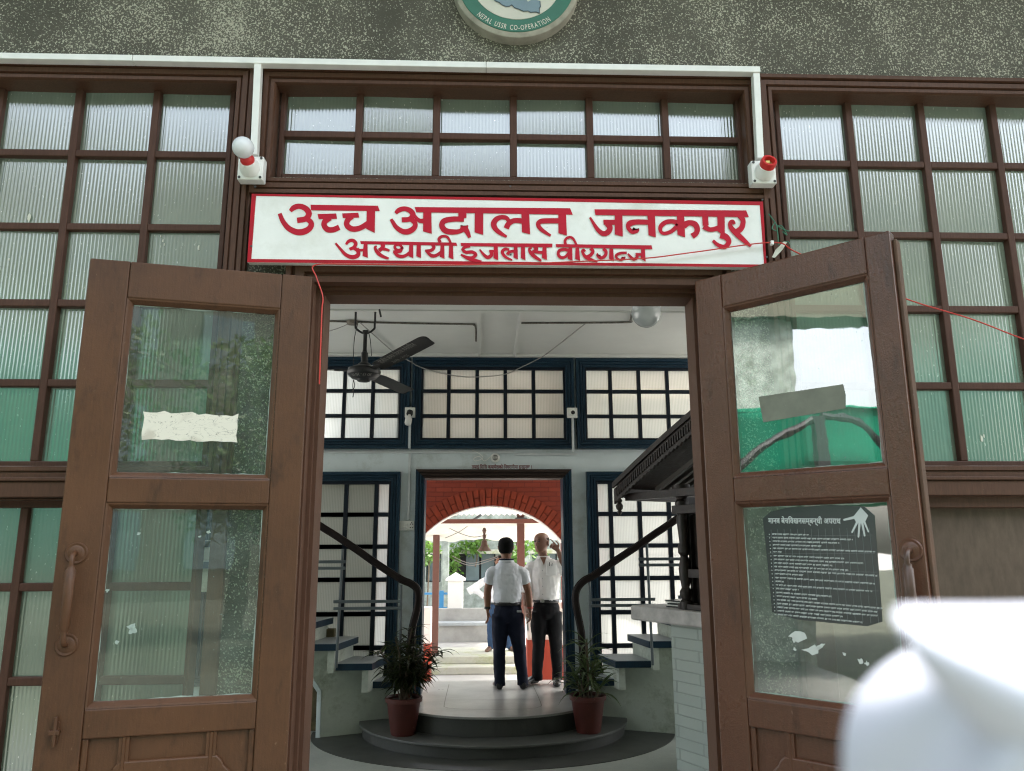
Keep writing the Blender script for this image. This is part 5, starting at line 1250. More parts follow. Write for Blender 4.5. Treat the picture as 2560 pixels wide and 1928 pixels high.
a, b = PY(*z5(715, 385), yR+.4), PY(*z5(800, 385), yR+.4); MB().tube([a, b], .03, 6).build('bracket', M['rail_metal'], t)
yC0, yC1 = yR+.45, 11.5
zc0 = PY(*z5(500, 398), yC0).z; zc1 = PY(*z5(500, 520), yC1).z
mb = MB(); NX, NY = 60, 24; random.seed(2); vs_ = []
for j in range(NY+1):
    for i in range(NX+1):
        x = x0_+(x1_-x0_)*i/NX; f_ = j/NY; y = yC0+(yC1-yC0)*f_
        z = zc0+(zc1-zc0)*f_-.05*math.sin(math.pi*f_*5)**2+.02*math.sin(x*5+f_*9)+.012*math.sin(x*17-f_*5); vs_.append((x, y, z))
mb.add(vs_, [(j*(NX+1)+i, j*(NX+1)+i+1, (j+1)*(NX+1)+i+1, (j+1)*(NX+1)+i) for j in range(NY) for i in range(NX)])
mb.build('cloth_canopy', M['cloth_white'], smooth=True, solid=.003, props=dict(label='pale sagging cloth canopy hung under the shelter roof', cat='canopy'))
mb = MB()
for ps in ([(200, 415), (330, 480), (430, 508), (520, 492)], [(430, 400), (330, 470), (230, 515)], [(280, 640), (400, 690), (520, 665), (600, 640)], [(290, 665), (420, 705), (600, 650)]):
    mb.tube(smoothpath([PY(*z5(x, y), 8.9) for x, y in ps], 5), .006, 5)
mb.build('slack_cables', M['wire_grey'], props=dict(label='slack grey cables looping under the cloth canopy', cat='cables', kind='stuff'))
# hanging dark bell
c = PY(*z5(502, 605), 8.8); tp = PY(*z5(505, 470), 8.8); t = thing('hanging_bell', 'dark bell hanging from a chain under the cloth canopy', 'bell', c)
h = tp.z-c.z
MB().lathe([(.105, 0), (.108, .008), (.085, .035), (.06, .065), (.048, .10), (.045, .14), (.03, .165), (.016, .175), (.028, .20), (.03, .225), (.016, .25), (.024, .275), (.034, .30), (.02, .335), (.008, .345)], c, 24).build('bell_body', M['dark_metal'], t, smooth=50)
MB().tube([c+Vector((0, 0, .34)), tp], .008, 6).build('chain', M['dark_metal'], t)
# gate pillar, blue gate, verge, old building with vines
yG = 13.5
a, b = PY(*z5(248, 1000), yG), PY(*z5(352, 1000), yG); zt_ = PY(*z5(300, 812), yG).z
t = thing('gate_pillar', 'white square gate pillar with pyramid cap behind the bench', 'pillar', ((a.x+b.x)/2, yG, GZ)); w_ = (b.x-a.x)/2; cx_ = (a.x+b.x)/2
MB().box(cx_-w_, cx_+w_, yG, yG+2*w_, GZ, zt_).build('shaft', M['whitewall'], t, bevel=.01)
mb = MB(); e_ = w_+.05; mb.box(cx_-e_, cx_+e_, yG-.05, yG+2*w_+.05, zt_+.001, zt_+.04); ap = Vector((cx_, yG+w_, zt_+.17))
bb = [Vector((cx_-e_, yG-.05, zt_+.041)), Vector((cx_+e_, yG-.05, zt_+.041)), Vector((cx_+e_, yG+2*w_+.05, zt_+.041)), Vector((cx_-e_, yG+2*w_+.05, zt_+.041))]
mb.add(bb+[ap], [(0, 1, 4), (1, 2, 4), (2, 3, 4), (3, 0, 4), (3, 2, 1, 0)]); mb.build('cap', M['whitewall'], t)
t = thing('blue_gate', 'blue metal bar gate left of the white gate pillar', 'gate', (cx_-.6, yG+.2, GZ))
mb = MB(); gx = PY(*z5(207, 900), yG+.2).x; gz = PY(*z5(207, 880), yG+.2).z; mb.box(gx-.05, gx+.04, yG+.18, yG+.24, GZ, gz); 
for zz in (gz-.06, gz-.35, gz-.7): mb.box(gx-1.6, cx_-w_-.02, yG+.19, yG+.23, zz-.02, zz+.02)
mb.build('bars', M['bluegate'], t)
yO = 19.0
t = thing('old_building', 'old grey weathered masonry building with shuttered windows across the lane', 'building', (0, yO, GZ))
zE = PY(*z5(400, 480), yO).z
w0, w1 = PY(*z5(265, 620), yO), PY(*z5(520, 820), yO); s0 = PY(*z5(175, 620), yO).x; s1 = PY(*z5(210, 620), yO).x; e0 = PY(*z5(560, 620), yO).x
mb = MB(); wl = PY(*z5(90, 700), yO)
segs = [(-14, PY(*z5(110, 0), yO).x), (PY(*z5(210, 0), yO).x, PY(*z5(268, 0), yO).x), (PY(*z5(580, 0), yO).x, PY(*z5(640, 0), yO).x), (PY(*z5(770, 0), yO).x, PY(*z5(830, 0), yO).x), (PY(*z5(1000, 0), yO).x, 14)]
wz0, wz1 = w1.z, w0.z
for xa, xb in segs: mb.box(xa, xb, yO, yO+.4, wz0+.001, wz1-.001)
mb.box(-14, 14, yO, yO+.4, GZ, wz0); mb.box(-14, 14, yO-.0, yO+.4, wz1, 7.5)
mb.build('wall', M['oldstone'], t)
mb = MB(); mb.box(-14, 14, yO-.12, yO-.001, wz1-.02, wz1+.10); mb.build('ledge', M['moss'], t)
for i in range(len(segs)-1):
    xa, xb = segs[i][1], segs[i+1][0]
    f = MB().box(xa, xb, yO+.30, yO+.34, wz0, wz1).build('window', M['dark'], t)
    k2 = 3 if i == 1 else 2
    for j in range(k2):
        if (i == 1 and j == 0): continue
        a_, b_ = xa+(xb-xa)*j/k2, xa+(xb-xa)*(j+1)/k2
        MB().box(a_+.03, b_-.03, yO+.24, yO+.28, wz0+.03, wz1-.03).build('shutter', M['oldglass'], f)
for xq, nm in ((235, 'left'), (795, 'right')):
    a = PY(*z5(xq-22, 600), yO-1.5); b = PY(*z5(xq+22, 600), yO-1.5)
    mb = MB(); mb.box(a.x, b.x, yO-1.7, yO-1.3, GZ, 6); mb.build('stone_column', M['oldstone'], bevel=.03, props=dict(label='weathered grey column %s in front of the old building' % ('left of the gate pillar' if xq < 500 else 'behind the bald man\'s head'), cat='column', group='columns before the old building'))
def leafcloud(mb, boxes, n, size, seed=1):
    random.seed(seed)
    for _ in range(n):
        c_, r_ = random.choice(boxes); c_ = Vector(c_)
        while True:
            v = Vector((random.uniform(-1, 1), random.uniform(-1, 1), random.uniform(-1, 1)))
            if v.length < 1: break
        p = c_+Vector((v.x*r_[0], v.y*r_[1], v.z*r_[2]))
        d = Vector((random.uniform(-1, 1), random.uniform(-1, 1), random.uniform(-1, .5))).normalized(); s = d.cross(Vector((random.uniform(-1, 1), random.uniform(-1, 1), random.uniform(-1, 1)))).normalized()
        l_ = size*random.uniform(.6, 1.3); w_ = l_*.45
        mb.add([p, p+d*l_*.45+s*w_*.5, p+d*l_, p+d*l_*.45-s*w_*.5], [(0, 1, 2, 3)])
def clump(x, y, Y, r): return (tuple(PY(*z5(x, y), Y)), r)
for nm, lb, bx, n_, s_, sd_ in (
    ('wall_vine', 'bright green vine hanging over the old building ledge near the bell', [clump(440, 560, yO-.3, (.35, .25, .30)), clump(400, 590, yO-.3, (.3, .2, .2)), clump(350, 580, yO-.3, (.35, .2, .12)), clump(470, 535, yO-.3, (.25, .2, .2))], 260, .16, 5),
    ('wall_vine', 'narrow green vine climbing down beside the open shutter of the old building', [clump(300, 690, yO-.3, (.12, .2, .35)), clump(290, 760, yO-.3, (.24, .2, .25)), clump(305, 640, yO-.3, (.1, .2, .2))], 200, .15, 6),
    ('bush', 'leafy bush at the far left behind the brown post', [clump(105, 570, 16.5, (.35, .35, .5)), clump(80, 620, 16.5, (.4, .3, .3))], 260, .16, 7),
    ('bush', 'bright leafy bush between the men behind the right post', [clump(720, 590, 16.5, (.22, .3, .55)), clump(735, 650, 16.5, (.2, .3, .3)), clump(850, 590, 16.5, (.3, .3, .3))], 300, .16, 8)):
    t = thing(nm, lb, 'vine' if 'vine' in nm else 'bush', bx[0][0]); mb = MB(); leafcloud(mb, bx, n_, s_, sd_); mb.build('foliage', M['vineleaf'], t)
    c0 = Vector(bx[0][0]); mb = MB(); mb.tube(smoothpath([c0+Vector((0, .1, -.6 if 'vine' in nm else -(c0.z-GZ))), c0+Vector((.05, .1, -.3)), c0+Vector((0, .1, .3))], 4), .02, 5); mb.build('stem', M['bark'], t)
mb = MB(); random.seed(9)
for i in range(2600):
    x, y = random.uniform(-4, 4), random.uniform(bs.y+.7, 13.2); leafblade(mb, (x, y, GZ), (random.uniform(-.5, .5), random.uniform(-.5, .5), 1), random.uniform(.08, .22), .012, .8, 2)
tag(mb.build('grass', M['vineleaf']), label='green grass verge between the bench and the gate pillar', kind='stuff')
mb = MB()
for i in range(50):
    p = at(random.uniform(880, 1010), 1490, GZ)+Vector((random.uniform(-.1, .1), random.uniform(-.05, .1), 0)); leafblade(mb, p, (random.uniform(-.6, .6), random.uniform(-.6, .2), 1), random.uniform(.06, .14), .02, 1.2, 3)
tag(mb.build('weeds', M['vineleaf']), label='small weeds at the foot of the steps', kind='stuff')

# ================================================================== IN FRONT (seen in the door glass)
struct(MB().box(-60, 60, -60, -4.6, -.199, -.18), 'lawn', paint('yard_grass', (.07, .075, .055), .9, .3, 2, .5, None, .2))  # dark grass laid over the unseen yard to dim reflections and bounced light
t = thing('portico', 'flat concrete porch roof over the entrance', 'roof', (0, -2, 5.9)); MB().box(-5.5, 9, -1.9, YW-.001, 5.75, 6.0).build('roof_slab', M['concrete'], t)
for x in (-5.2, 6.6):
    MB().box(x-.2, x+.2, -1.85, -1.45, 0.001, 5.749).build('porch_column', M['concrete'], bevel=.02, props=dict(label='square concrete porch column at the %s end' % ('left' if x < 0 else 'right'), cat='column', group='porch columns'))
t = thing('opposite_building', 'beige building facing the entrance across the yard', 'building', (0, -30, GZ))
mb = MB(); mb.box(-26, 40, -36, -30, GZ, 19.2); mb.build('wall', M['opposite'], t)
mb = MB(); mb.box(-26.5, 40.5, -36.5, -29.5, 19.201, 19.6); mb.build('roof', M['concrete'], t)
for i in range(17):
    for z in (1.0, 5.0, 9.0, 13.0): MB().box(-24+i*3.7, -22+i*3.7, -29.98, -29.9, z, z+2.2).build('window', M['oldglass'], t)
def tree(x, y, h, r, seed, label):
    t = thing('broadleaf_tree', label, 'tree', (x, y, GZ), 'trees in the front yard'); random.seed(seed); mb = MB()
    mb.tube(smoothpath([(x, y, GZ), (x+.1, y, h*.25), (x-.1, y+.1, h*.5), (x, y, h*.8)], 4), [.22]*4+[.18]*4+[.1]*4+[.05], 8); cl = []
    for i in range(18):
        a = random.uniform(0, 6.283); rr = r*random.uniform(.2, .9); zz = h*random.uniform(.35, .95); e = Vector((x+rr*math.cos(a), y+rr*math.sin(a), zz)); mb.tube(smoothpath([(x, y, zz*.7), Vector((x, y, zz*.8)).lerp(e, .5), e], 3), .04, 5)
        cl.append((tuple(e), (r*.38, r*.38, r*.28)))
    mb.build('trunk', M['bark'], t); lf = MB(); leafcloud(lf, cl, 7000, .22, seed); lf.build('crown', M['treeleaf'], t)
tree(-4.5, -14, 6.6, 3.0, 31, 'green tree in the front yard, left of the entrance axis')
tree(1.6, -16, 7.2, 3.2, 32, 'green tree in the front yard, on the entrance axis')
tree(7.5, -14, 6.4, 3.0, 33, 'green tree in the front yard, right of the entrance axis')
tree(-12, -17, 4.6, 2.0, 34, 'green tree in the front yard, farthest left')
# green tarpaulin canopies in the yard
kt = NT('green_tarp_sheet'); _d = kt.n('BsdfDiffuse'); _d.inputs[0].default_value = (.012, .25, .15, 1); _t = kt.n('BsdfTranslucent'); _t.inputs[0].default_value = (.02, .38, .23, 1); _m = kt.n('MixShader'); _m.inputs[0].default_value = .5; kt.set(_m.inputs[1], _d.outputs[0]); kt.set(_m.inputs[2], _t.outputs[0]); M['tarp'] = kt.done(_m.outputs[0])
def sheet(t, a, b, c, d, nu=24, nv=8, sag=.05):
    a, b, c, d = map(Vector, (a, b, c, d)); vs_ = []; mb = MB()
    nn = (b-a).cross(d-a).normalized()
    for j in range(nv+1):
        for i in range(nu+1):
            u_, v_ = i/nu, j/nv; p = a.lerp(b, u_).lerp(d.lerp(c, u_), v_); vs_.append(p+nn*sag*(math.sin(u_*17+v_*2)*.5+math.sin(v_*6)*.5))
    mb.add(vs_, [(j*(nu+1)+i, j*(nu+1)+i+1, (j+1)*(nu+1)+i+1, (j+1)*(nu+1)+i) for j in range(nv) for i in range(nu)]); mb.build('sheet', M['tarp'], t, smooth=True, solid=.004)
t = thing('tarpaulin_canopy', 'green tarpaulin canopy on poles left of the entrance', 'canopy', (-9, -4.5, GZ), 'green tarpaulin canopies in the yard')
sheet(t, (-12.4, -8, 4.5), (-6.3, -8, 3.7), (-6.3, -.9, 3.55), (-12.4, -.9, 4.4))
sheet(t, (-6.32, -8, 2.3), (-6.32, -.9, 2.3), (-6.32, -.9, 3.55), (-6.32, -8, 3.72))
MB().box(-6.17, -6.03, -3.62, -3.48, 2.32, 3.45).build('strut', M['black'], t)
for x, y in ((-12.3, -7.9), (-12.3, -1.0), (-6.1, -7.9), (-6.1, -1.0)): MB().box(x-.07, x+.07, y-.07, y+.07, GZ, 3.45).build('post', M['black'], t)
for ps in ([(-6.08, -2.4, 2.75), (-6.08, -2.9, 3.12), (-6.08, -3.27, 3.30), (-6.08, -3.5, 3.42)], [(-6.08, -3.6, 3.46), (-6.08, -3.96, 3.42), (-6.08, -4.19, 3.27), (-6.08, -4.5, 2.85)]): MB().tube(smoothpath(ps, 5), .05, 8).build('curved_brace', M['black'], t)
M['tarp'] = plain('dull_teal_tarpaulin', (.02, .115, .085), .6, .3, var=.3, scale=2)
t = thing('tarpaulin_canopy', 'green tarpaulin canopy hung across the front yard, far side left of the axis', 'canopy', (-6.5, -10.5, GZ), 'green tarpaulin canopies in the yard')
sheet(t, (-13, -10, 1.0), (-2.6, -10, 1.0), (-2.6, -10, 5.2), (-13, -10, 5.4)); sheet(t, (-13, -13, 5.6), (-2.6, -13, 5.6), (-2.6, -10.02, 5.2), (-13, -10.02, 5.4))
for x in (-13, -7.8, -2.6): MB().tube([(x, -10.1, GZ), (x, -10.1, 4.2)], .05, 10).build('post', M['rail_metal'], t)
t = thing('tarpaulin_canopy', 'green tarpaulin canopy hung across the front yard, far side right of the axis', 'canopy', (8, -10.5, GZ), 'green tarpaulin canopies in the yard')
sheet(t, (3.4, -10, 1.0), (14, -10, 1.0), (14, -10, 5.4), (3.4, -10, 5.2)); sheet(t, (3.4, -13, 5.6), (14, -13, 5.6), (14, -10.02, 5.4), (3.4, -10.02, 5.2))
for x in (3.4, 8.7, 14): MB().tube([(x, -10.1, GZ), (x, -10.1, 4.2)], .05, 10).build('post', M['rail_metal'], t)
t = thing('reflection_wall', 'grey wall with an overhang left of the porch, added for dark bands in the door glass reflection', 'building', (-11, -3, GZ))  # unseen wall and overhang added to reflect dark in the right door glass
MB().box(-9.7, -9.2, -4.55, -.5, GZ, 5.7).build('wall', M['oldstone'], t)
MB().box(-9.7, -9.0, -7.5, -.5, 5.701, 8.5).build('overhang', M['opposite'], t)

# ---- out-of-focus white cloth near the camera
t = thing('white_cloth', 'blurred folded white cloth close to the camera at the lower right corner', 'cloth', PD(2080, 1520, .15))
def cl(x, y, d): return PD(x, y, d*.42)
prof = [  # (left x, y) outline rows of the bulging lower fold, going down
 (2010, 1385, .36), (1925, 1425, .352), (1872, 1470, .345), (1838, 1520, .34), (1822, 1575, .338), (1818, 1640, .338), (1822, 1720, .34), (1830, 1800, .344)]
mb = MB(); rs = []
for i in range(25):
    u_ = i/24; row = []
    for j, (x, y, d) in enumerate(prof):
        xr = 2420; yr = 1400+ (y-1385)*1.15
        xx = x+(xr-x)*u_; yy = y+(yr-y)*u_
        depth = d-.05*math.sin(math.pi*min(1, u_*1.05)*.62)+.018*math.cos(u_*9+j*.75)*u_*(1-u_)*2+ (.05*(1-u_)**3)
        row.append(cl(xx, yy, depth))
    rs.append(row)
mb.add([p for r_ in rs for p in r_], [(i*8+j, i*8+j+1, (i+1)*8+j+1, (i+1)*8+j) for i in range(24) for j in range(7)])
o = mb.build('lower_fold', M['softcloth'], t, smooth=True, solid=.0012); md = o.modifiers.new('sub', 'SUBSURF'); md.levels = md.render_levels = 2
mb = MB(); rs = []
topc = [(1926, 1316), (2010, 1313), (2110, 1312), (2260, 1309), (2450, 1300)]
botc = [(1940, 1345), (1985, 1440), (2075, 1540), (2215, 1690), (2420, 1880)]
for i in range(5):
    row = []
    for j in range(9):
        v_ = j/8; x = topc[i][0]+(botc[i][0]-topc[i][0])*v_; y = topc[i][1]+(botc[i][1]-topc[i][1])*v_
        row.append(cl(x, y, .30+.03*(1-v_)-.045*math.sin(math.pi*v_)*(.3+i*.18)))
    rs.append(row)
mb.add([p for r_ in rs for p in r_], [(i*9+j, i*9+j+1, (i+1)*9+j+1, (i+1)*9+j) for i in range(4) for j in range(8)])
o = mb.build('upper_flap', M['softcloth'], t, smooth=True, solid=.0012); md = o.modifiers.new('sub', 'SUBSURF'); md.levels = md.render_levels = 2

# ================================================================== PEOPLE
def oval(c, rx, ry, n=20, ux=(1, 0, 0), uy=(0, 1, 0), p=2.0):
    c = Vector(c); ux = Vector(ux); uy = Vector(uy); o = []
    for i in range(n):
        a = 2*math.pi*i/n; ca, sa = math.cos(a), math.sin(a)
        k_ = (abs(ca)**p+abs(sa)**p)**(-1/p)
        o.append(c+ux*(rx*ca*k_)+uy*(ry*sa*k_))
    return o
def limb(mb, pts, rad, n=12):
    """tapered limb through the joints with rounded ends"""
    sp = smoothpath(pts, 5); rr = np.interp(np.linspace(0, len(pts)-1, len(sp)), range(len(pts)), rad)
    mb.tube(sp, list(rr), n)
def remesh(o, vox, smooth=4):
    md = o.modifiers.new('remesh', 'REMESH'); md.mode = 'VOXEL'; md.voxel_size = vox; md.use_smooth_shade = True
    md = o.modifiers.new('smooth', 'SMOOTH'); md.iterations = smooth; md.factor = .5
def wrinkle(o, st, size=.09, seed=0):
    tx = bpy.data.textures.new('folds', 'CLOUDS'); tx.noise_scale = size; tx.noise_depth = 2
    md = o.modifiers.new('folds', 'DISPLACE'); md.texture = tx; md.strength = st; md.mid_level = .5; md.texture_coords = 'LOCAL'
def hand(mb, w, d, side, curl=.35, ln=.17, spread=.012, point=False):
    """palm and five fingers from wrist w along d; side = direction of the thumb"""
    d = Vector(d).normalized(); s = (Vector(side)-d*Vector(side).dot(d)).normalized(); nrm = d.cross(s).normalized()
    w = Vector(w); pl = ln*.5
    mb.rings([oval(w+d*t_, a_, b_, 12, s, nrm) for t_, a_, b_ in ((-.01, .024, .019), (.02, .03, .016), (pl*.6, .039, .014), (pl, .038, .012), (pl+.004, .034, .009))])
    for i, (off, fl) in enumerate(((.029, .92), (.010, 1.0), (-.010, .94), (-.029, .76))):
        f = ln*.5*fl; b = w+d*(pl-.008)+s*off; c_ = curl*(1+.12*i)
        if point: c_ = 0.05 if i == 0 else 1.5
        p = [b]; dd = d+s*(off*.9)
        for k_, seg in enumerate((.46, .32, .22)):
            dd = (Matrix.Rotation(c_*(.55+.3*k_), 3, s) @ dd).normalized(); p.append(p[-1]+dd*f*seg)
        mb.tube(smoothpath(p, 3), list(np.linspace(.0092, .0068, 10)), 8)
    b = w+d*.022+s*.028; p = [b, b+(d*.6+s*.75).normalized()*.032, b+(d*.6+s*.75).normalized()*.03+(d+s*.15+nrm*.25).normalized()*.034, b+(d*.6+s*.75).normalized()*.03+(d+s*.0+nrm*.3).normalized()*.058]
    mb.tube(smoothpath(p, 3), list(np.linspace(.0115, .008, 10)), 8)

def head(mb, c, H, turn=0.0, tilt=0.0):
    """c = chin-to-crown centre, H = head height, facing -y before the turn; returns transform"""
    Mx = Matrix.Translation(Vector(c)) @ Matrix.Rotation(turn, 4, 'Z') @ Matrix.Rotation(tilt, 4, 'X')
    X = lambda x, y, z: (Mx @ Vector((x*H, y*H, z*H)))
    prof = [(-.50, -.235, .10, .07), (-.47, -.20, .17, .13), (-.40, -.14, .235, .235), (-.30, -.07, .275, .315), (-.18, -.02, .300, .36), (-.05, 0.0, .320, .40), (.08, .015, .335, .425), (.20, .02, .335, .425), (.31, .02, .305, .39), (.40, .02, .245, .315), (.465, .02, .155, .205), (.50, .02, .03, .04)]
    R3 = Mx.to_3x3()
    mb.rings([oval(X(0, yy, zz), rx*H*1.1, ry*H, 24, R3 @ Vector((1, 0, 0)), R3 @ Vector((0, 1, 0)), 2.2) for zz, yy, rx, ry in prof])
    # nose, lips, brow ridge, ears
    mb.rings([oval(X(0, yy, zz), a*H, b*H, 10, R3 @ Vector((1, 0, 0)), R3 @ Vector((0, 1, 0))) for zz, yy, a, b in ((.04, -.40, .035, .04), (-.04, -.43, .04, .06), (-.12, -.45, .06, .085), (-.155, -.43, .075, .07), (-.175, -.39, .05, .04))])
    for sx in (-1, 1):
        mb.rings([oval(X(sx*(.36+k_*.02), .03+k_*.01, zz), .028*H, a*H, 10, R3 @ Vector((1, 0, 0)), R3 @ Vector((0, 1, 0))) for k_, (zz, a) in enumerate(((-.14, .03), (-.10, .055), (0, .085), (.06, .08), (.09, .03)))])
        mb.rings([oval(X(sx*.13, -.385+abs(k_-1)*.015, .055+.0*k_), .0*H+.05*H, .035*H, 10, R3 @ Vector((1, 0, 0)), R3 @ Vector((0, 0, 1))) for k_ in range(3)])
    for zz, r_ in ((-.255, .03), (-.30, .034)):
        mb.tube([X(-.11, -.335, zz), X(-.05, -.375, zz+.006), X(0, -.385, zz), X(.05, -.375, zz+.006), X(.11, -.335, zz)], [.012*H, r_*H, r_*H, r_*H, .012*H], 8)
    return Mx, X
def shoe(mb, heel, fwd, L=.27):
    f = Vector(fwd).normalized(); s = Vector((f.y, -f.x, 0)); h = Vector(heel); up = Vector((0, 0, 1))
    mb.rings([oval(h+f*t_*L+up*z_, a_, b_, 14, s, up, 2.6) for t_, a_, b_, z_ in ((-.04, .02, .02, .035), (0, .034, .036, .037), (.18, .038, .042, .043), (.38, .040, .038, .038), (.62, .048, .028, .029), (.82, .046, .023, .024), (.95, .034, .019, .02), (1.0, .012, .01, .012))])

def build_person(label, body_mat, shirt_mat, trouser_mat, ground, hip, belt_z, sh_l, sh_r, sh_z, neck, headc, HH, turn, tilt, arms, legs, feet, facing, hair, extras=None, sleeve=.5, group=None, shoe_mat=None):
    """all coordinates are world; facing = unit vector the chest faces"""
    f = Vector(facing).normalized(); s = Vector((-f.y, f.x, 0)); up = Vector((0, 0, 1))
    hip = Vector(hip); t = thing('person', label, 'person', (hip.x, hip.y, ground), group)
    shl, shr = Vector(sh_l), Vector(sh_r); nk = Vector(neck)
    arms = [(Vector(a_[0])-up*.045,)+tuple(a_[1:]) for a_ in arms]
    W = (shr-shl).length; sc_ = (shl+shr)/2
    # --- body
    mb = MB()
    lv = [(hip.z-.06, .14, .10), (hip.z+.02, .150, .105), (belt_z, .138, .098), (belt_z+.12, .146, .102), (belt_z+.26, .162, .108), (sh_z-.06, .165, .10), (sh_z-.01, .13, .075), (sh_z+.035, .07, .055)]
    cen = lambda z: hip.lerp(sc_, max(0, min(1, (z-hip.z)/(sh_z-hip.z))))
    mb.rings([oval((cen(z).x, cen(z).y, z), a*W/.40*.94, b*W/.40*.94, 20, s, f) for z, a, b in lv])
    mb.tube([Vector((sc_.x, sc_.y, sh_z-.03)), nk, Vector(headc)+up*(-.18*HH)], [.062, .052, .054], 14)
    Mx, X = head(mb, headc, HH, turn, tilt)
    for (S_, E_, Wr, Hd, Sd, cu, pt) in arms:
        limb(mb, [S_, Vector(S_).lerp(Vector(E_), .5), E_, Vector(E_).lerp(Vector(Wr), .4), Wr], [.042, .045, .040, .041, .027])
        hand(mb, Wr, Hd, Sd, cu, point=pt)
    for (Hp, Kn, An) in legs: limb(mb, [Hp, Kn, An], [.075, .05, .036])
    b = mb.build('body', body_mat, t); remesh(b, .0065, 3)
    # --- trousers
    mb = MB()
    mb.rings([oval((hip.x, hip.y, z), a*W/.40, b*W/.40, 22, s, f) for z, a, b in ((hip.z-.10, .12, .095), (hip.z-.05, .158, .12), (hip.z+.03, .168, .125), (belt_z-.05, .160, .118), (belt_z+.008, .150, .110))])
    for (Hp, Kn, An) in legs:
        Hp, Kn, An = Vector(Hp), Vector(Kn), Vector(An)
        limb(mb, [Hp+up*.04, Hp.lerp(Kn, .45), Kn, Kn.lerp(An, .5), An+up*.02, An-up*.045], [.092, .086, .070, .063, .058, .060], 16)
    tr = mb.build('trousers', trouser_mat, t); remesh(tr, .010, 4); wrinkle(tr, .022, .11)
    # --- belt
    mb = MB(); rs = [oval((cen(z).x, cen(z).y, z), a*W/.40, b*W/.40, 28, s, f) for z, a, b in ((belt_z-.018, .164, .123), (belt_z+.016, .160, .120))]
    mb.rings(rs, True, False); mb.build('belt', M['belt'], t, smooth=True, solid=.006)
    # --- shirt
    mb = MB()
    sv = [(belt_z+.005, .156, .115), (belt_z+.04, .170, .130), (belt_z+.12, .168, .128), (belt_z+.26, .186, .134), (sh_z-.10, .182, .126), (sh_z-.045, .172, .112), (sh_z-.005, .150, .096), (sh_z+.03, .115, .084), (nk.z-.02, .085, .074), (nk.z-.005, .07, .066)]
    mb.rings([oval((cen(z).x, cen(z).y, z), a*W/.40, b*W/.40, 22, s, f, 2.15) for z, a, b in sv])
    for (S_, E_, Wr, Hd, Sd, cu, pt) in arms:
        S_, E_ = Vector(S_), Vector(E_); inn_ = S_.lerp(Vector((sc_.x, sc_.y, S_.z)), .35)
        limb(mb, [inn_+up*.005, S_-up*.0, S_.lerp(E_, .45), S_.lerp(E_, sleeve+.35)], [.060, .060, .064, .068], 16)
        if sleeve > .9: limb(mb, [S_.lerp(E_, .7), E_, E_.lerp(Vector(Wr), .5), E_.lerp(Vector(Wr), .95)], [.064, .055, .05, .046], 14)
    shirt = mb.build('shirt', shirt_mat, t); remesh(shirt, .0085, 2); wrinkle(shirt, .026, .085)
    mb = MB()                                       # collar
    cc_ = nk+up*.0
    rs = [oval(cc_+up*z-f*.004, a, b, 24, s, f) for z, a, b in ((-.028, .075, .072), (.012, .064, .060), (.016, .067, .064), (-.022, .088, .082))]
    mb.rings(rs, True, False); mb.build('collar', shirt_mat, t, smooth=True, solid=.003)
    # --- shoes
    mb = [MB(), MB()]
    for m_, (h_, d_) in zip(mb, feet): shoe(m_, h_, d_); m_.build('shoe', shoe_mat or M['belt'], t, smooth=True)
    # --- hair
    if hair:
        mat_, rows = hair; R3 = Mx.to_3x3(); mb = MB()
        mb.rings([oval(X(0, yy, zz), rx*HH*1.1, ry*HH, 24, R3 @ Vector((1, 0, 0)), R3 @ Vector((0, 1, 0)), 2.2) for zz, yy, rx, ry in rows]); h_ = mb.build('hair', mat_, t, smooth=True); wrinkle(h_, .006, .02)
    # --- face features
    mb = MB(); mb.tube([X(-.12, -.345, -.272), X(-.05, -.392, -.283), X(.05, -.392, -.283), X(.12, -.345, -.272)], .009*HH, 6); mb.build('mouth_line', M['dark'], t)
    for sx in (-1, 1):
        mb = MB(); mb.tube([X(sx*.07, -.405, .125), X(sx*.13, -.405, .145), X(sx*.2, -.36, .125)], [.008*HH, .020*HH, .008*HH], 6); mb.build('eyebrow', M['hair'], t, smooth=True)
        mb = MB(); mb.rings([oval(X(sx*.13, yy, .06), a*HH, b*HH, 10, Mx.to_3x3() @ Vector((1, 0, 0)), Mx.to_3x3() @ Vector((0, 0, 1))) for yy, a, b in ((-.37, .06, .03), (-.412, .058, .027), (-.42, .03, .016))]); mb.build('eye', M['black'], t, smooth=True)
    return t, X, Mx, f, s

full_hair = [(-.30, .20, .20, .20), (-.22, .13, .315, .30), (-.05, .10, .345, .345), (.08, .07, .362, .40), (.20, .055, .372, .425), (.33, .045, .345, .405), (.44, .04, .275, .325), (.52, .035, .16, .2), (.545, .03, .03, .04)]
crop_hair = [(-.25, .17, .20, .2), (-.15, .13, .315, .285), (0, .10, .332, .325), (.12, .09, .342, .345), (.20, .085, .342, .35), (.235, .08, .33, .34)]

def at5(x, y, Y): return PY(*z5(x, y), Y)
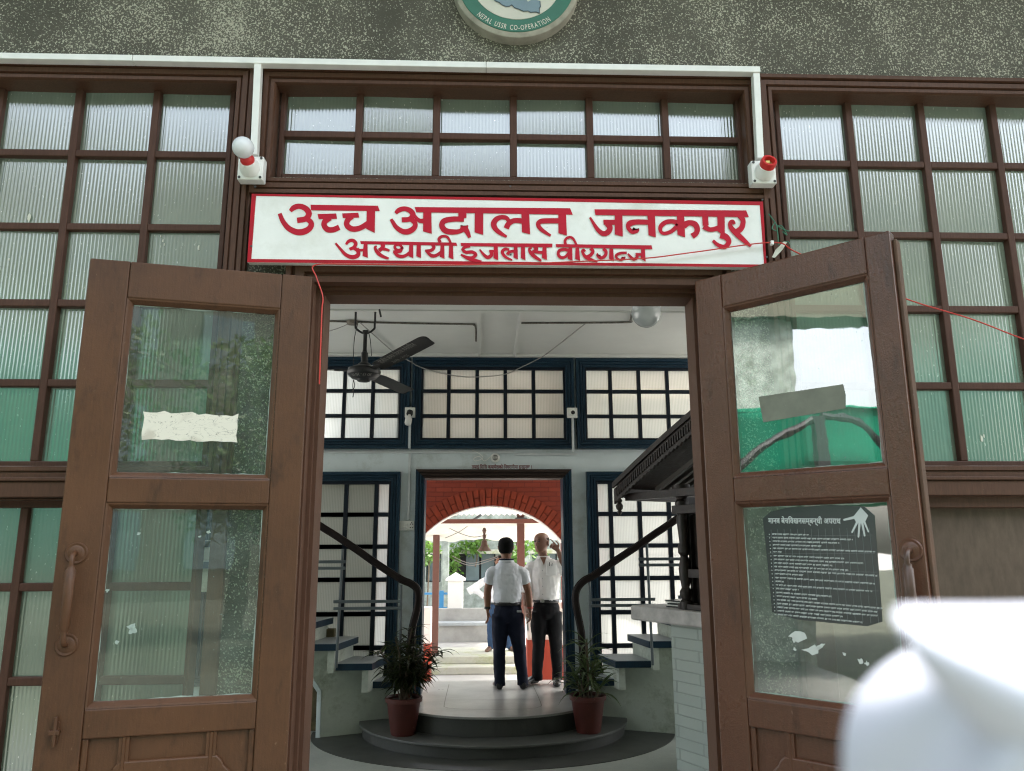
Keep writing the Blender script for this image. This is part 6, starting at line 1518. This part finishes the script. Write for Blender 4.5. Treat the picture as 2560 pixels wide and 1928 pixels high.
# --- man seen from behind
Y1 = PZ(*z5(690, 1548), LZ).y-.10
p = lambda x, y, dy=0: at5(x, y, Y1+dy)
fz = LZ
shl, shr = p(545, 712), p(775, 712); hipc = p(665, 1030); bz_ = p(665, 968).z
hd_c = p(653, 583); HH = (p(653, 516).z-p(653, 640).z)*1.10
armR = (shr+Vector((-.012, 0, -.02)), p(806, 880, .03), p(820, 1010, -.03), (.02, -.06, -1), (-.25, 1, 0), .45, False)
armL = (shl+Vector((.012, 0, -.02)), p(525, 880, .03), p(524, 1010, .03), (.10, .03, -1), (.15, 1, 0), .35, False)
legR = (p(715, 1075), p(745, 1290, .02), p(768, 1505)); legL = (p(615, 1075), p(606, 1290, .02), p(608, 1505))
for q in (legR, legL): q[2].z = fz+.075
fr, fl = Vector((legR[2].x, Y1-.05, fz)), Vector((legL[2].x, Y1-.05, fz))
t1, X1, Mx1, f1, s1 = build_person('man seen from behind in a white short-sleeved shirt and navy trousers on the landing', M['skin'], M['shirt'], M['navy'], fz, hipc, bz_, shl, shr, shl.z, p(655, 668), hd_c, HH, math.pi-.15, .05, [armR, armL], [legR, legL], [(fr, (.25, 1, 0)), (fl, (-.12, 1, 0))], (0, 1, 0), (M['hair'], full_hair), sleeve=.25)
# lanyard, watch, card in back pocket
mb = MB(); nk = p(655, 668); mb.rings([oval(nk+Vector((0, 0, z)), a, b, 24) for z, a, b in ((.0, .083, .079), (.016, .075, .072))], True, False); mb.build('lanyard', M['navy'], t1, smooth=True, solid=.004)
mb = MB(); wv = Vector(armR[2]); mb.rings([oval(wv+Vector((0, 0, z)), .031, .027, 16) for z in (.012, .022)], True, False); mb.build('bracelet', M['red_plastic'], t1, solid=.004)
mb = MB(); wv = Vector(armL[2]); mb.rings([oval(wv+Vector((0, 0, z)), .033, .029, 16) for z in (.005, .03)], True, False); mb.build('wrist_watch', M['belt'], t1, solid=.005)
c = p(745, 1027, -.135); MB().box(c.x-.025, c.x+.025, c.y-.004, c.y+.03, c.z-.006, c.z+.012).build('pocket_edge', M['stone'], t1)
# --- balding man facing the camera, hand raised to his head
Y2 = PZ(*z5(870, 1522), LZ).y-.02
p = lambda x, y, dy=0: at5(x, y, Y2+dy)
shl, shr = p(812, 680, .02), p(1035, 668, -.02); hipc = p(930, 1010); bz_ = p(930, 950).z
hd_c = p(899, 545, -.02); HH = (p(905, 478).z-p(905, 612).z)*1.0
armA = (shl+Vector((.01, 0, -.02)), p(790, 880, .02), p(790, 985, -.08), (-.02, -.12, -1), (.5, -1, 0), .6, False)
wr = p(1003, 588, -.06); tipf = p(955, 540, -.06)
armB = (shr+Vector((-.01, 0, -.02)), p(1085, 770, -.06), wr+Vector((.02, 0, -.02)), tipf-wr, (-.3, -.2, 1), .4, True)
legA = (p(880, 1055), p(878, 1270, -.03), p(868, 1480)); legB = (p(985, 1055), p(1000, 1270, -.03), p(1010, 1480))
for q in (legA, legB): q[2].z = fz+.075
fa_, fb_ = Vector((legA[2].x, legA[2].y+.03, fz)), Vector((legB[2].x, legB[2].y+.03, fz))
t2, X2, Mx2, f2, s2 = build_person('balding man in an off-white shirt and black trousers pointing a finger at his head', M['skin2'], M['shirt2'], M['blacktr'], fz, hipc, bz_, shl, shr, shl.z, p(912, 650), hd_c, HH, -.70, .04, [armA, armB], [legA, legB], [(fa_, (-.75, -.7, 0)), (fb_, (-.1, -1, 0))], (-.2, -1, 0), (M['shorthair'], crop_hair), sleeve=.75)
# placket, buttons, breast pocket with pen, buckle
fx = lambda u_, z, d=.138: Vector((p(918, 800).x, Y2, z))+s2*u_+f2*d
mb = MB()
for i in range(5): mb.lathe([(.006, 0), (.006, .004)], fx(.0, sc_z := shl.z-.09-.085*i, .150), 10, f2)
mb.build('buttons', M['stone'], t2)
pc = p(968, 725, -.135)
mb = MB(); mb.box(pc.x-.055, pc.x+.055, pc.y-.006, pc.y+.02, pc.z-.075, pc.z+.05); mb.build('breast_pocket', M['shirt2'], t2, bevel=.004)
nk2 = p(912, 655, -.085); mb = MB(); mb.prism([nk2+Vector((-.034, 0, .012)), nk2+Vector((.034, 0, .012)), nk2+Vector((.004, -.028, -.075))], (0, 0, 0), (0, .03, 0)); mb.build('open_neck', M['skin2'], t2)
mb = MB(); mb.tube([pc+Vector((-.02, -.01, .025)), pc+Vector((-.022, -.01, .068))], .0035, 8); mb.tube([pc+Vector((.005, -.01, .025)), pc+Vector((.009, -.01, .06))], .0035, 8); mb.build('pens', M['black'], t2)
c = p(905, 952, -.165); MB().box(c.x-.022, c.x+.022, c.y-.005, c.y+.02, c.z-.016, c.z+.016).build('buckle', M['metal'], t2, bevel=.003)
mb = MB(); a = p(795, 1030, -.10); b = p(805, 1160, -.06); mb.prism([a+Vector((-.012, 0, 0)), a+Vector((.012, 0, 0)), b+Vector((.01, 0, 0)), b+Vector((-.008, 0, 0))], (0, 0, 0), (0, .004, 0)); mb.build('folded_paper', M['white'], props=dict(label='narrow folded white paper held in the balding man\'s lowered hand', cat='paper'))
# --- man beyond, mostly hidden
Y3 = PZ(*z5(610, 1296), SZ).y
p = lambda x, y, dy=0: at5(x, y, Y3+dy)
shl, shr = p(515, 775), p(700, 775); hipc = p(608, 1010); bz_ = p(608, 965).z
hd_c = p(608, 680); HH = .205
ag = (shl+Vector((.02, 0, -.02)), p(425, 865, .02), p(505, 925, -.05), (1, -.2, -.3), (0, -.4, 1), .5, False)
ah = (shr+Vector((-.02, 0, -.02)), p(745, 880, .02), p(690, 960, -.05), (-1, -.2, -.3), (0, -.4, 1), .5, False)
la = (p(560, 1040), p(548, 1160, -.02), p(548, 1280)); lb_ = (p(660, 1040), p(668, 1160, -.02), p(675, 1280))
for q in (la, lb_): q[2].z = SZ+.075
t3, X3, Mx3, f3, s3_ = build_person('person in a white shirt and blue jeans standing beyond, mostly hidden, elbow out', M['skin'], M['shirt'], M['jeans'], SZ, hipc, bz_, shl, shr, shl.z, p(608, 742), hd_c, HH, 0, 0, [ag, ah], [la, lb_], [(Vector((la[2].x, Y3+.05, SZ)), (-.3, -1, 0)), (Vector((lb_[2].x, Y3+.05, SZ)), (.5, -1, 0))], (0, -1, 0), (M['hair'], full_hair), sleeve=1.0, shoe_mat=plain('brown_sandal', (.10, .05, .03), .5))
